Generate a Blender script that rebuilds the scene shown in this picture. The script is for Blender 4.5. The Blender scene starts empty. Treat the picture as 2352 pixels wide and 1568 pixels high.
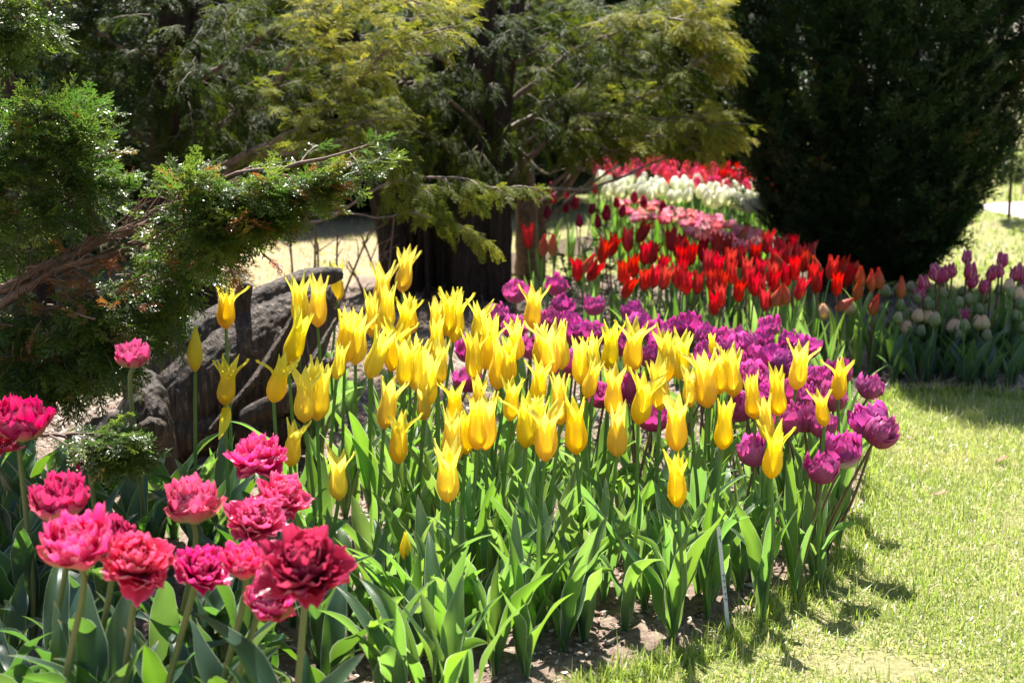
import bpy, math, random
import numpy as np
from mathutils import Vector, Matrix, noise as mnoise

# ------------------------------------------------------------------ camera / light
CAM_H = 1.2
F = 3400.0                      # focal length in units of a 2352 px wide frame
TH = math.atan(654.0 / F)
sc = bpy.context.scene
COL = sc.collection
cam_d = bpy.data.cameras.new('camera')
cam = bpy.data.objects.new('camera', cam_d)
COL.objects.link(cam)
cam.location = (0, 0, CAM_H)
cam.rotation_euler = (math.pi / 2 - TH, 0, 0)
cam_d.sensor_width = 36.0
cam_d.lens = 36.0 * F / 2352.0
cam_d.clip_start = 0.05
cam_d.clip_end = 1500
cam_d.dof.use_dof = True
cam_d.dof.focus_distance = 3.45
cam_d.dof.aperture_fstop = 5.0
sc.camera = cam

SUN = Vector((-0.05, 0.50, 1.0)).normalized()
SUN_EL = math.asin(SUN.z)
world = bpy.data.worlds.new('World')
sc.world = world
world.use_nodes = True
wn = world.node_tree
bg = wn.nodes['Background']
sky = wn.nodes.new('ShaderNodeTexSky')
sky.sky_type = 'NISHITA'
sky.sun_disc = False
sky.sun_elevation = SUN_EL
sky.sun_rotation = math.atan2(SUN.x, SUN.y)
wn.links.new(sky.outputs[0], bg.inputs[0])
bg.inputs[1].default_value = 0.06
sun_d = bpy.data.lights.new('sun', 'SUN')
sun_d.energy = 5.0
sun_d.angle = math.radians(0.5)
sun_d.color = (1.0, 0.95, 0.86)
sun = bpy.data.objects.new('sun', sun_d)
COL.objects.link(sun)
sun.rotation_euler = SUN.to_track_quat('Z', 'Y').to_euler()
sc.view_settings.view_transform = 'Standard'
sc.view_settings.look = 'None'
sc.view_settings.exposure = 1.6
sc.view_settings.gamma = 1.0
sc.cycles.max_bounces = 7
sc.cycles.diffuse_bounces = 3
sc.cycles.transmission_bounces = 6
sc.cycles.sample_clamp_indirect = 6.0

# ------------------------------------------------------------------ pixel <-> world (2352 px frame)
def ray(u, v):
    x = (u - 1176.0) / F
    y = -(v - 784.0) / F
    c, s = math.cos(TH), math.sin(TH)
    return Vector((x, c + y * s, -s + y * c))

def P(u, v, Y):                 # point seen at (u, v) at distance Y
    d = ray(u, v)
    return Vector((0, 0, CAM_H)) + d * (Y / d.y)

def PH(u, v, h):                # point seen at (u, v) at height h
    d = ray(u, v)
    return Vector((0, 0, CAM_H)) + d * ((h - CAM_H) / d.z)

# ------------------------------------------------------------------ object helpers
def tag(o, label=None, cat=None, group=None, kind=None):
    if label: o['label'] = label
    if cat: o['category'] = cat
    if group: o['group'] = group
    if kind: o['kind'] = kind
    return o

def empty(name, loc, label=None, cat=None, group=None):
    o = bpy.data.objects.new(name, None)
    COL.objects.link(o)
    o.location = loc
    o.empty_display_size = 0.05
    return tag(o, label, cat, group)

def link(name, me, parent=None, mat=None):
    o = bpy.data.objects.new(name, me)
    COL.objects.link(o)
    if mat is not None and not me.materials:
        me.materials.append(mat)
    if parent is not None:
        o.parent = parent
    return o

def mesh_np(name, V, Q, smooth=True, uv=None, attrs=None):
    """V (n,3) floats, Q list of index arrays all the same width (3 or 4)."""
    V = np.asarray(V, dtype=np.float32)
    Q = np.asarray(Q, dtype=np.int32)
    k = Q.shape[1]
    me = bpy.data.meshes.new(name)
    me.vertices.add(len(V)); me.vertices.foreach_set('co', V.ravel())
    me.loops.add(Q.size); me.loops.foreach_set('vertex_index', Q.ravel())
    me.polygons.add(len(Q))
    me.polygons.foreach_set('loop_start', np.arange(0, Q.size, k, dtype=np.int32))
    me.polygons.foreach_set('loop_total', np.full(len(Q), k, dtype=np.int32))
    if smooth:
        me.polygons.foreach_set('use_smooth', np.ones(len(Q), dtype=bool))
    if uv is not None:
        l = me.uv_layers.new(name='UVMap')
        l.data.foreach_set('uv', np.asarray(uv, dtype=np.float32)[Q.ravel()].ravel())
    for nm, a in (attrs or {}).items():
        at = me.attributes.new(nm, 'FLOAT', 'POINT')
        at.data.foreach_set('value', np.asarray(a, dtype=np.float32))
    me.update()
    me.validate()
    return me

class Geo:
    def __init__(s):
        s.V = []; s.Q = []; s.UV = []; s.A = []; s.n = 0
    def add(s, V, Q, UV=None, A=None):
        V = np.asarray(V, float); Q = np.asarray(Q, int)
        s.V.append(V); s.Q.append(Q + s.n)
        s.UV.append(np.zeros((len(V), 2)) if UV is None else np.asarray(UV, float))
        s.A.append(np.zeros(len(V)) if A is None else np.broadcast_to(np.asarray(A, float), (len(V),)))
        s.n += len(V)
    def grid(s, G, UV=None, A=None, wrap=False):   # G (a,b,3)
        a, b = G.shape[:2]
        i = np.arange(a * b).reshape(a, b)
        if wrap:
            j = np.concatenate([i, i[:, :1]], 1)
        else:
            j = i
        Q = np.stack([j[:-1, :-1], j[:-1, 1:], j[1:, 1:], j[1:, :-1]], -1).reshape(-1, 4)
        s.add(G.reshape(-1, 3), Q, None if UV is None else UV.reshape(-1, 2), A)
    def mesh(s, name, smooth=True):
        return mesh_np(name, np.concatenate(s.V), np.concatenate(s.Q), smooth,
                       np.concatenate(s.UV), {'tint': np.concatenate(s.A)})

def catmull(pts, n):
    p = [np.array(x, float) for x in pts]
    p = [2 * p[0] - p[1]] + p + [2 * p[-1] - p[-2]]
    out = []
    m = len(p) - 3
    for i in range(n):
        t = i / (n - 1) * m
        k = min(int(t), m - 1); t -= k
        a, b, c, d = p[k:k + 4]
        out.append(0.5 * ((2 * b) + (-a + c) * t + (2 * a - 5 * b + 4 * c - d) * t * t + (-a + 3 * b - 3 * c + d) * t ** 3))
    return np.array(out)

def nrm(a):
    return a / (np.linalg.norm(a, axis=-1, keepdims=True) + 1e-12)

def tube(g, path, rad, sides=6, A=0.0, flat=None, lump=0.0, rng=None):
    path = np.asarray(path, float)
    n = len(path)
    rad = np.broadcast_to(np.asarray(rad, float), (n,))
    T = nrm(np.gradient(path, axis=0))
    up = np.array([0.0, 0.13, 1.0]) if abs(T[:, 2]).mean() < 0.75 else np.array([0.13, 1.0, 0.0])
    X = nrm(np.cross(up, T)); Y = np.cross(T, X)
    th = np.linspace(0, 2 * np.pi, sides, endpoint=False)
    R = rad[:, None] * np.ones((1, sides))
    if lump and rng is not None:
        R = R * (1 + lump * rng.normal(size=(n, sides)))
    fx = 1.0 if flat is None else flat
    G = path[:, None] + X[:, None] * (np.cos(th)[None, :, None] * R[..., None]) \
        + Y[:, None] * (np.sin(th)[None, :, None] * R[..., None] * fx)
    L = np.concatenate([[0], np.cumsum(np.linalg.norm(np.diff(path, axis=0), axis=1))])
    UV = np.zeros((n, sides, 2)); UV[..., 0] = th / 6.2832; UV[..., 1] = L[:, None]
    g.grid(G, UV, A, wrap=True)

def cap_tube(g, path, rad, sides=10, A=0.0, flat=None, lump=0.0, rng=None):
    """closed tube: first and last rings shrink to near a point"""
    path = np.asarray(path, float); rad = np.asarray(rad, float)
    path = np.concatenate([path[:1], path, path[-1:]]); rad = np.concatenate([[1e-4], rad, [1e-4]])
    path[0] -= (path[2] - path[1]) * 0.02; path[-1] += (path[-2] - path[-3]) * 0.02
    tube(g, path, rad, sides, A, flat, lump, rng)

# ------------------------------------------------------------------ materials
def new_mat(name):
    m = bpy.data.materials.new(name)
    m.use_nodes = True
    nt = m.node_tree
    nt.nodes.clear()
    out = nt.nodes.new('ShaderNodeOutputMaterial')
    return m, nt, out

def ramp(nt, fac, stops, interp='LINEAR'):
    r = nt.nodes.new('ShaderNodeValToRGB')
    r.color_ramp.interpolation = interp
    e = r.color_ramp.elements
    while len(e) < len(stops): e.new(0.5)
    for x, (p, c) in zip(e, stops):
        x.position = p; x.color = (*c, 1)
    if fac is not None: nt.links.new(fac, r.inputs[0])
    return r.outputs[0]

def node(nt, t, **kw):
    n = nt.nodes.new(t)
    for k, v in kw.items(): setattr(n, k, v)
    return n

def noise_tex(nt, scale, detail=3, coord='Object', rough=0.55, vec=None):
    n = node(nt, 'ShaderNodeTexNoise')
    n.inputs['Scale'].default_value = scale
    n.inputs['Detail'].default_value = detail
    n.inputs['Roughness'].default_value = rough
    if vec is None:
        tc = node(nt, 'ShaderNodeTexCoord')
        vec = tc.outputs[coord]
    nt.links.new(vec, n.inputs['Vector'])
    return n.outputs['Fac']

def math_n(nt, op, a, b=None, c=None, clamp=False):
    n = node(nt, 'ShaderNodeMath', operation=op, use_clamp=clamp)
    for i, x in enumerate((a, b, c)):
        if x is None: continue
        if isinstance(x, (int, float)): n.inputs[i].default_value = x
        else: nt.links.new(x, n.inputs[i])
    return n.outputs[0]

def mixc(nt, fac, a, b, mode='MIX'):
    n = node(nt, 'ShaderNodeMix', data_type='RGBA', blend_type=mode)
    if isinstance(fac, (int, float)): n.inputs[0].default_value = fac
    else: nt.links.new(fac, n.inputs[0])
    for i, x in ((6, a), (7, b)):
        if isinstance(x, tuple): n.inputs[i].default_value = (*x, 1)
        else: nt.links.new(x, n.inputs[i])
    return n.outputs[2]

def vary(nt, colour, h=0.03, s=0.15, v=0.25):
    """per-object hue / value variation"""
    oi = node(nt, 'ShaderNodeObjectInfo')
    hs = node(nt, 'ShaderNodeHueSaturation')
    nt.links.new(colour, hs.inputs['Color'])
    r = oi.outputs['Random']
    nt.links.new(math_n(nt, 'MULTIPLY_ADD', r, h, 0.5 - h / 2), hs.inputs['Hue'])
    r2 = math_n(nt, 'FRACT', math_n(nt, 'MULTIPLY', r, 7.31))
    nt.links.new(math_n(nt, 'MULTIPLY_ADD', r2, s, 1 - s / 2), hs.inputs['Saturation'])
    r3 = math_n(nt, 'FRACT', math_n(nt, 'MULTIPLY', r, 13.77))
    nt.links.new(math_n(nt, 'MULTIPLY_ADD', r3, v, 1 - v / 2), hs.inputs['Value'])
    return hs.outputs[0]

def thin(nt, out, refl, trans, tfac=0.45, rough=0.45, spec=0.4, bump=None, sheen=0.0):
    p = node(nt, 'ShaderNodeBsdfPrincipled')
    nt.links.new(refl, p.inputs['Base Color'])
    p.inputs['Roughness'].default_value = rough
    p.inputs['Specular IOR Level'].default_value = spec
    t = node(nt, 'ShaderNodeBsdfTranslucent')
    nt.links.new(trans, t.inputs['Color'])
    if bump is not None:
        b = node(nt, 'ShaderNodeBump'); b.inputs['Strength'].default_value = bump[1]
        b.inputs['Distance'].default_value = bump[2]
        nt.links.new(bump[0], b.inputs['Height'])
        nt.links.new(b.outputs[0], p.inputs['Normal']); nt.links.new(b.outputs[0], t.inputs['Normal'])
    m = node(nt, 'ShaderNodeMixShader')
    m.inputs[0].default_value = tfac
    nt.links.new(p.outputs[0], m.inputs[1]); nt.links.new(t.outputs[0], m.inputs[2])
    nt.links.new(m.outputs[0], out.inputs[0])

def uvw(nt):
    uv = node(nt, 'ShaderNodeUVMap'); uv.uv_map = 'UVMap'
    s = node(nt, 'ShaderNodeSeparateXYZ')
    nt.links.new(uv.outputs[0], s.inputs[0])
    return uv.outputs[0], s.outputs[0], s.outputs[1]

def streaks(nt, uv, sx, sy, detail=3):
    mp = node(nt, 'ShaderNodeMapping'); mp.inputs['Scale'].default_value = (sx, sy, 1)
    nt.links.new(uv, mp.inputs[0])
    return noise_tex(nt, 1.0, detail, vec=mp.outputs[0])

def petal_mat(name, stops, tstops, edge=None, tfac=0.5, rough=0.42, spec=0.35, h=0.02, s=0.1, v=0.2, mottle=None):
    m, nt, out = new_mat(name)
    uv, u, vv = uvw(nt)
    st = streaks(nt, uv, 26, 1.6)
    f = math_n(nt, 'ADD', vv, math_n(nt, 'MULTIPLY_ADD', st, 0.22, -0.11))
    a = ramp(nt, f, stops); b = ramp(nt, f, tstops)
    if edge:
        e = math_n(nt, 'ABSOLUTE', math_n(nt, 'SUBTRACT', u, 0.5))
        k = ramp(nt, e, [(0.36, (0, 0, 0)), (0.5, (1, 1, 1))])
        a = mixc(nt, k, a, edge); b = mixc(nt, k, b, edge)
    if mottle:
        n = noise_tex(nt, mottle[1], 4)
        k = ramp(nt, n, [(0.5, (0, 0, 0)), (0.68, (1, 1, 1))])
        a = mixc(nt, k, a, mottle[0])
    a = vary(nt, a, h, s, v); b = vary(nt, b, h, s, v)
    thin(nt, out, a, b, tfac, rough, spec, bump=(st, 0.5, 0.002))
    return m

def leaf_mat(name, dark, light, trans, rim=(0.55, 0.62, 0.42), tfac=0.42, rough=0.38, spec=0.5):
    m, nt, out = new_mat(name)
    uv, u, vv = uvw(nt)
    st = streaks(nt, uv, 30, 1.2, 4)
    n = noise_tex(nt, 18, 3)
    a = mixc(nt, n, dark, light)
    a = mixc(nt, math_n(nt, 'MULTIPLY', st, 0.35), a, tuple(c * 0.55 for c in dark))
    e = math_n(nt, 'ABSOLUTE', math_n(nt, 'SUBTRACT', u, 0.5))
    k = ramp(nt, e, [(0.472, (0, 0, 0)), (0.49, (1, 1, 1))])
    tip = ramp(nt, vv, [(0.94, (0, 0, 0)), (1.0, (0.8, 0.8, 0.8))])
    b = mixc(nt, math_n(nt, 'MULTIPLY', st, 0.5), trans, tuple(c * 0.7 for c in trans))
    a = mixc(nt, k, a, rim); b = mixc(nt, k, b, rim)
    a = mixc(nt, tip, a, (0.25, 0.16, 0.05)); 
    a = vary(nt, a, 0.035, 0.2, 0.35); b = vary(nt, b, 0.035, 0.15, 0.3)
    thin(nt, out, a, b, tfac, rough, spec, bump=(st, 0.35, 0.003))
    return m

def simple_mat(name, stops, scale=30, rough=0.6, spec=0.3, coord='Object', bump=None, stretch=None, trans=None):
    m, nt, out = new_mat(name)
    tc = node(nt, 'ShaderNodeTexCoord')
    vec = tc.outputs[coord]
    if stretch:
        mp = node(nt, 'ShaderNodeMapping'); mp.inputs['Scale'].default_value = stretch[:3]
        if len(stretch) > 3: mp.inputs['Rotation'].default_value = stretch[3]
        nt.links.new(vec, mp.inputs[0]); vec = mp.outputs[0]
    n = noise_tex(nt, scale, 5, vec=vec, rough=0.65)
    c = ramp(nt, n, stops)
    p = node(nt, 'ShaderNodeBsdfPrincipled')
    nt.links.new(c, p.inputs['Base Color'])
    p.inputs['Roughness'].default_value = rough
    p.inputs['Specular IOR Level'].default_value = spec
    if bump:
        b = node(nt, 'ShaderNodeBump'); b.inputs['Strength'].default_value = bump[0]; b.inputs['Distance'].default_value = bump[1]
        nt.links.new(n, b.inputs['Height']); nt.links.new(b.outputs[0], p.inputs['Normal'])
    if trans:
        t = node(nt, 'ShaderNodeBsdfTranslucent'); t.inputs[0].default_value = (*trans[0], 1)
        mx = node(nt, 'ShaderNodeMixShader'); mx.inputs[0].default_value = trans[1]
        nt.links.new(p.outputs[0], mx.inputs[1]); nt.links.new(t.outputs[0], mx.inputs[2]); nt.links.new(mx.outputs[0], out.inputs[0])
    else:
        nt.links.new(p.outputs[0], out.inputs[0])
    return m

def tint_mat(name, stops, tstops=None, tfac=0.35, rough=0.5, spec=0.4):
    m, nt, out = new_mat(name)
    at = node(nt, 'ShaderNodeAttribute'); at.attribute_name = 'tint'
    a = ramp(nt, at.outputs['Fac'], stops)
    if tstops is None:
        p = node(nt, 'ShaderNodeBsdfPrincipled'); nt.links.new(a, p.inputs['Base Color'])
        p.inputs['Roughness'].default_value = rough; p.inputs['Specular IOR Level'].default_value = spec
        nt.links.new(p.outputs[0], out.inputs[0])
    else:
        b = ramp(nt, at.outputs['Fac'], tstops)
        thin(nt, out, a, b, tfac, rough, spec)
    return m

M = {}
M['yellow'] = petal_mat('yellow_petal', [(0.0, (0.86, 0.60, 0.04)), (0.2, (0.92, 0.74, 0.06)), (0.8, (0.93, 0.80, 0.07)), (1.0, (0.92, 0.84, 0.13))],
                        [(0.0, (0.96, 0.64, 0.04)), (0.2, (0.99, 0.80, 0.06)), (0.7, (0.99, 0.87, 0.08)), (1.0, (0.98, 0.91, 0.16))], tfac=0.55, v=0.22, h=0.018, rough=0.38)
M['purple'] = petal_mat('purple_petal', [(0.0, (0.34, 0.045, 0.14)), (0.4, (0.36, 0.035, 0.19)), (1.0, (0.48, 0.10, 0.33))],
                        [(0.0, (0.60, 0.03, 0.22)), (1.0, (0.70, 0.08, 0.40))], tfac=0.42, rough=0.36, spec=0.5, v=0.3, h=0.03)
M['red'] = petal_mat('red_petal', [(0.0, (0.32, 0.03, 0.02)), (0.3, (0.40, 0.008, 0.010)), (1.0, (0.48, 0.006, 0.010))],
                     [(0.0, (0.55, 0.025, 0.015)), (0.35, (0.68, 0.006, 0.008)), (1.0, (0.78, 0.008, 0.010))], tfac=0.42, v=0.35, h=0.012)
M['red_bud'] = petal_mat('red_bud_petal', [(0.0, (0.34, 0.14, 0.05)), (0.5, (0.45, 0.10, 0.04)), (1.0, (0.60, 0.05, 0.02))],
                         [(0.0, (0.6, 0.2, 0.05)), (1.0, (0.8, 0.06, 0.02))], tfac=0.4, edge=(0.7, 0.04, 0.02))
M['pink'] = petal_mat('pink_petal', [(0.0, (0.58, 0.05, 0.05)), (0.3, (0.52, 0.010, 0.10)), (0.75, (0.58, 0.018, 0.13)), (0.9, (0.74, 0.09, 0.26)), (1.0, (0.92, 0.46, 0.56))],
                      [(0.0, (0.8, 0.1, 0.04)), (0.35, (0.76, 0.012, 0.10)), (1.0, (0.88, 0.06, 0.25))], tfac=0.42, rough=0.27, spec=0.6, v=0.35, h=0.03,
                      mottle=((0.80, 0.24, 0.42), 60))
M['pink_outer'] = petal_mat('pink_outer_petal', [(0.0, (0.30, 0.36, 0.10)), (0.45, (0.50, 0.45, 0.20)), (0.75, (0.66, 0.20, 0.2)), (1.0, (0.70, 0.05, 0.16))],
                            [(0.0, (0.45, 0.5, 0.12)), (0.5, (0.7, 0.5, 0.25)), (1.0, (0.85, 0.08, 0.2))], tfac=0.4, edge=(0.65, 0.03, 0.12))
M['white'] = petal_mat('white_petal', [(0.0, (0.66, 0.72, 0.45)), (0.25, (0.86, 0.86, 0.76)), (1.0, (0.9, 0.89, 0.82))],
                       [(0.0, (0.8, 0.85, 0.5)), (1.0, (0.96, 0.95, 0.88))], tfac=0.62)
M['hotpink'] = petal_mat('hot_pink_petal', [(0.0, (0.7, 0.25, 0.3)), (1.0, (0.75, 0.05, 0.16))], [(0.0, (0.85, 0.3, 0.3)), (1.0, (0.92, 0.07, 0.2))], tfac=0.5, h=0.04)
M['coral'] = petal_mat('coral_petal', [(0.0, (0.85, 0.6, 0.55)), (0.5, (0.85, 0.28, 0.36)), (1.0, (0.90, 0.48, 0.55))], [(0.0, (0.9, 0.6, 0.5)), (1.0, (0.95, 0.35, 0.45))], tfac=0.58, h=0.06, v=0.5, s=0.5)
M['maroon'] = petal_mat('maroon_petal', [(0.0, (0.36, 0.01, 0.05)), (1.0, (0.42, 0.010, 0.07))], [(0.0, (0.6, 0.02, 0.08)), (1.0, (0.65, 0.01, 0.1))], tfac=0.4)
M['plum'] = petal_mat('plum_petal', [(0.0, (0.42, 0.04, 0.13)), (1.0, (0.55, 0.07, 0.22))], [(0.0, (0.65, 0.06, 0.18)), (1.0, (0.75, 0.12, 0.32))],
                      edge=(0.88, 0.66, 0.70), tfac=0.42)
M['bud'] = petal_mat('green_bud', [(0.0, (0.10, 0.17, 0.06)), (0.6, (0.16, 0.22, 0.09)), (1.0, (0.40, 0.36, 0.24))], [(0.0, (0.3, 0.45, 0.1)), (1.0, (0.6, 0.5, 0.3))], edge=(0.45, 0.42, 0.30), tfac=0.3, v=0.4, h=0.05)
M['peach'] = petal_mat('peach_petal', [(0.0, (0.45, 0.48, 0.22)), (0.5, (0.78, 0.60, 0.38)), (1.0, (0.82, 0.58, 0.42))], [(0.0, (0.6, 0.6, 0.2)), (1.0, (0.85, 0.45, 0.25))], tfac=0.4)
M['leaf'] = leaf_mat('tulip_leaf', (0.055, 0.115, 0.055), (0.095, 0.165, 0.085), (0.33, 0.62, 0.07), rim=(0.62, 0.68, 0.5), tfac=0.40, rough=0.34)
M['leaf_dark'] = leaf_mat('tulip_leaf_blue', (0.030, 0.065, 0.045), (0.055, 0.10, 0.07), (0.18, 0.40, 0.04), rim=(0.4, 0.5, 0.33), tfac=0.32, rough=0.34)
M['stem'] = simple_mat('tulip_stem', [(0.3, (0.10, 0.20, 0.05)), (0.7, (0.16, 0.28, 0.07))], 25, 0.45, 0.4, trans=((0.3, 0.55, 0.08), 0.25))
M['stem_red'] = simple_mat('purple_tulip_stem', [(0.3, (0.09, 0.06, 0.035)), (0.7, (0.16, 0.09, 0.06))], 25, 0.45, 0.4)
M['stem_pink'] = simple_mat('pink_tulip_stem', [(0.3, (0.11, 0.17, 0.05)), (0.7, (0.19, 0.20, 0.08))], 20, 0.4, 0.45, trans=((0.3, 0.45, 0.08), 0.15))

GREEN = [(0.0, (0.012, 0.026, 0.006)), (0.45, (0.036, 0.066, 0.012)), (0.8, (0.10, 0.13, 0.02)), (0.9, (0.20, 0.10, 0.03)), (1.0, (0.22, 0.07, 0.03))]
GREEN_T = [(0.0, (0.04, 0.10, 0.012)), (0.45, (0.11, 0.25, 0.03)), (0.8, (0.32, 0.44, 0.05)), (0.9, (0.5, 0.2, 0.04)), (1.0, (0.5, 0.12, 0.03))]
M['juniper'] = tint_mat('juniper_foliage', GREEN, GREEN_T, 0.40, 0.32, 0.50)
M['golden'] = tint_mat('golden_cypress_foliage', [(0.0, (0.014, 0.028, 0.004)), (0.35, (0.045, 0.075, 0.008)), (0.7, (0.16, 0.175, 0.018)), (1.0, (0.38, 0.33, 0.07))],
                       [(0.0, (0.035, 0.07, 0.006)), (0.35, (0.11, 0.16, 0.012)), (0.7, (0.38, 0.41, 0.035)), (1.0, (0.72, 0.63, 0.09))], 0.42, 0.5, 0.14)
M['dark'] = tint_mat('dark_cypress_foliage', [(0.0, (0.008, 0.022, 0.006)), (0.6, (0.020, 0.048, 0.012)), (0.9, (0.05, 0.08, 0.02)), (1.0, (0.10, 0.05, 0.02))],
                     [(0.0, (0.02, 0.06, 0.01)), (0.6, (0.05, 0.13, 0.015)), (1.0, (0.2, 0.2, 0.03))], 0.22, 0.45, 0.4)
M['backgreen'] = tint_mat('background_foliage', [(0.0, (0.006, 0.014, 0.004)), (0.6, (0.018, 0.032, 0.008)), (1.0, (0.05, 0.07, 0.015))],
                          [(0.0, (0.02, 0.05, 0.008)), (0.6, (0.06, 0.12, 0.015)), (1.0, (0.2, 0.28, 0.04))], 0.25, 0.5, 0.2)
M['bark'] = simple_mat('conifer_bark', [(0.25, (0.015, 0.010, 0.008)), (0.5, (0.045, 0.030, 0.024)), (0.75, (0.10, 0.07, 0.055))], 14, 0.85, 0.2, bump=(0.9, 0.02), stretch=(5, 5, 0.6))
M['twig'] = simple_mat('twig_bark', [(0.3, (0.08, 0.05, 0.038)), (0.7, (0.24, 0.18, 0.145))], 30, 0.6, 0.4, bump=(0.5, 0.004))
M['twig_red'] = simple_mat('juniper_twig_bark', [(0.3, (0.07, 0.038, 0.026)), (0.7, (0.24, 0.15, 0.11))], 40, 0.6, 0.4, bump=(0.5, 0.004))

# ------------------------------------------------------------------ petals, blooms
def smoothstep(x):
    x = np.clip(x, 0, 1)
    return x * x * (3 - 2 * x)

def cup_bloom(name, mat, prof, width, rng, flare=0.0, jit=1.0, layers=2, rows=13, cols=7, per=3, ruff=0.0):
    """petals wrapped round the axis; unit height. prof: radius at t; width: full width at t."""
    g = Geo()
    t = np.linspace(0, 1, rows)
    s = np.linspace(-1, 1, cols)
    pt = np.linspace(0, 1, len(prof)); wt = np.linspace(0, 1, len(width))
    def spl(x, xs, ys):
        return np.interp(x, xs, ys)
    for L in range(layers):
        for k in range(per):
            phi = 2 * np.pi * (k + 0.5 * L) / per + rng.normal() * 0.07 * jit
            fl = flare * (1 + rng.normal() * 0.55 * jit)
            R = spl(t, pt, prof) * (1.0 - 0.09 * L) + fl * smoothstep((t - 0.55) / 0.45)
            W = spl(t, wt, width) * (1.04 if L == 0 else 0.98)
            zt = t * (1 + rng.normal() * 0.05 * jit) - max(fl, 0) * 0.15 * smoothstep((t - 0.75) / 0.25)
            tw = rng.normal() * 0.14 * jit
            half = np.minimum(W / 2 / np.maximum(R, 0.03), 1.15)
            A = phi + s[None] * half[:, None] + tw * t[:, None] ** 2
            # tips curl: widthwise flatten as the petal flares
            r = R[:, None] * (1 - 0.10 * (s[None] ** 2) * (t[:, None] > 0.02)) + 0.012 * np.sin(4 * s[None] + 5 * t[:, None] + rng.uniform(0, 6)) * t[:, None]
            r = r + 0.015 * np.exp(-(s[None] * 4) ** 2) * np.sin(np.pi * t[:, None])
            if ruff:
                r = r + ruff * (abs(s[None]) ** 2) * t[:, None] * np.sin(9 * t[:, None] + rng.uniform(0, 6))
            G = np.stack([r * np.cos(A), r * np.sin(A), zt[:, None] + 0 * A + ruff * t[:, None] * np.sin(6 * s[None] + rng.uniform(0, 6))], -1)
            UV = np.stack([np.broadcast_to((s[None] + 1) / 2, A.shape), np.broadcast_to(t[:, None], A.shape)], -1)
            g.grid(G, UV)
    me = g.mesh(name)
    me.materials.append(mat)
    return me

def double_bloom(name, mat, rng, layers, ruff=0.05, rows=9, cols=9, outer=None, tj=12):
    """layers: list of (count, length, width, th0, th1, base_r) angles in degrees from the axis"""
    g = Geo(); g2 = Geo()
    t = np.linspace(0, 1, rows); s = np.linspace(-1, 1, cols)
    for li, (n, Ln, Wd, a0, a1, br) in enumerate(layers):
        off = rng.uniform(0, 6.28)
        for k in range(n):
            phi = off + 2 * np.pi * k / n + rng.normal() * 0.22
            l = Ln * (1 + rng.normal() * 0.10); w = Wd * (1 + rng.normal() * 0.12)
            th = np.radians(a0 + (a1 + rng.normal() * tj - a0) * t ** 0.8)
            dr = np.sin(th) * l / (rows - 1); dz = np.cos(th) * l / (rows - 1)
            r = br + np.concatenate([[0], np.cumsum(dr[:-1])]); z = np.concatenate([[0], np.cumsum(dz[:-1])])
            wid = w * (np.sin(np.pi * np.clip(0.12 + 0.64 * t, 0, 1)) ** 0.7)
            wid[-1] *= 0.86
            er = np.array([math.cos(phi), math.sin(phi), 0]); et = np.array([-math.sin(phi), math.cos(phi), 0]); ez = np.array([0, 0, 1.0])
            N = -np.cos(th)[:, None] * er + np.sin(th)[:, None] * ez      # towards the axis / up
            cup = 0.32 * w * (s[None] ** 2) * (0.4 + 0.6 * np.sin(np.pi * t[:, None] * 0.9))
            p1, p2, p3 = rng.uniform(0, 6.28, 3)
            rf = ruff * (t[:, None] ** 1.5) * (np.sin(5.5 * s[None] + p1) + 0.5 * np.sin(9 * s[None] + 4 * t[:, None] + p2) + 0.22 * np.sin(21 * s[None] + p3) * t[:, None]) \
                + ruff * 0.7 * (abs(s[None]) ** 2) * np.sin(8 * t[:, None] + p3)
            endj = 0.030 * l * (t[:, None] ** 4) * (np.sin(7 * s[None] + p2) + 0.8 * np.sin(17 * s[None] + p1)) - 0.17 * l * (s[None] ** 2) * t[:, None] ** 3
            T = np.sin(th)[:, None] * er + np.cos(th)[:, None] * ez
            G = (r[:, None, None] * er + z[:, None, None] * ez + (s[None, :, None] * wid[:, None, None] / 2) * et
                 + (cup + rf)[..., None] * N[:, None] + endj[..., None] * T[:, None])
            UV = np.stack([np.broadcast_to((s[None] + 1) / 2, cup.shape), np.broadcast_to(t[:, None], cup.shape)], -1)
            (g2 if (outer and li < outer[1]) else g).grid(G, UV)
    n1 = sum(len(q) for q in g.Q)
    if outer and g2.n:
        g.add(np.concatenate(g2.V), np.concatenate(g2.Q), np.concatenate(g2.UV), np.concatenate(g2.A))
    me = g.mesh(name)
    me.materials.append(mat)
    if outer:
        me.materials.append(outer[0])
        mi = np.zeros(len(me.polygons), dtype=np.int32); mi[n1:] = 1
        me.polygons.foreach_set('material_index', mi)
    return me

rg = np.random.default_rng(11)
LILY = [0.03, 0.165, 0.215, 0.222, 0.205, 0.18, 0.160, 0.155, 0.165, 0.185, 0.21]
LILYW = [0.10, 0.30, 0.42, 0.46, 0.44, 0.38, 0.32, 0.26, 0.18, 0.09, 0.0]
CLOSED = [0.03, 0.12, 0.17, 0.19, 0.19, 0.175, 0.15, 0.12, 0.09, 0.06, 0.05]
EGG = [0.05, 0.22, 0.32, 0.37, 0.38, 0.36, 0.33, 0.29, 0.24, 0.18, 0.12]
EGGW = [0.1, 0.4, 0.6, 0.70, 0.72, 0.70, 0.64, 0.55, 0.42, 0.26, 0.04]
REDP = [0.03, 0.13, 0.18, 0.20, 0.20, 0.19, 0.18, 0.18, 0.185, 0.19, 0.20]
B = {}
B['yellow'] = [cup_bloom('yellow_bloom', M['yellow'], LILY, LILYW, rg, flare=rg.uniform(0.02, 0.15), jit=1.35) for _ in range(18)]
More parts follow.
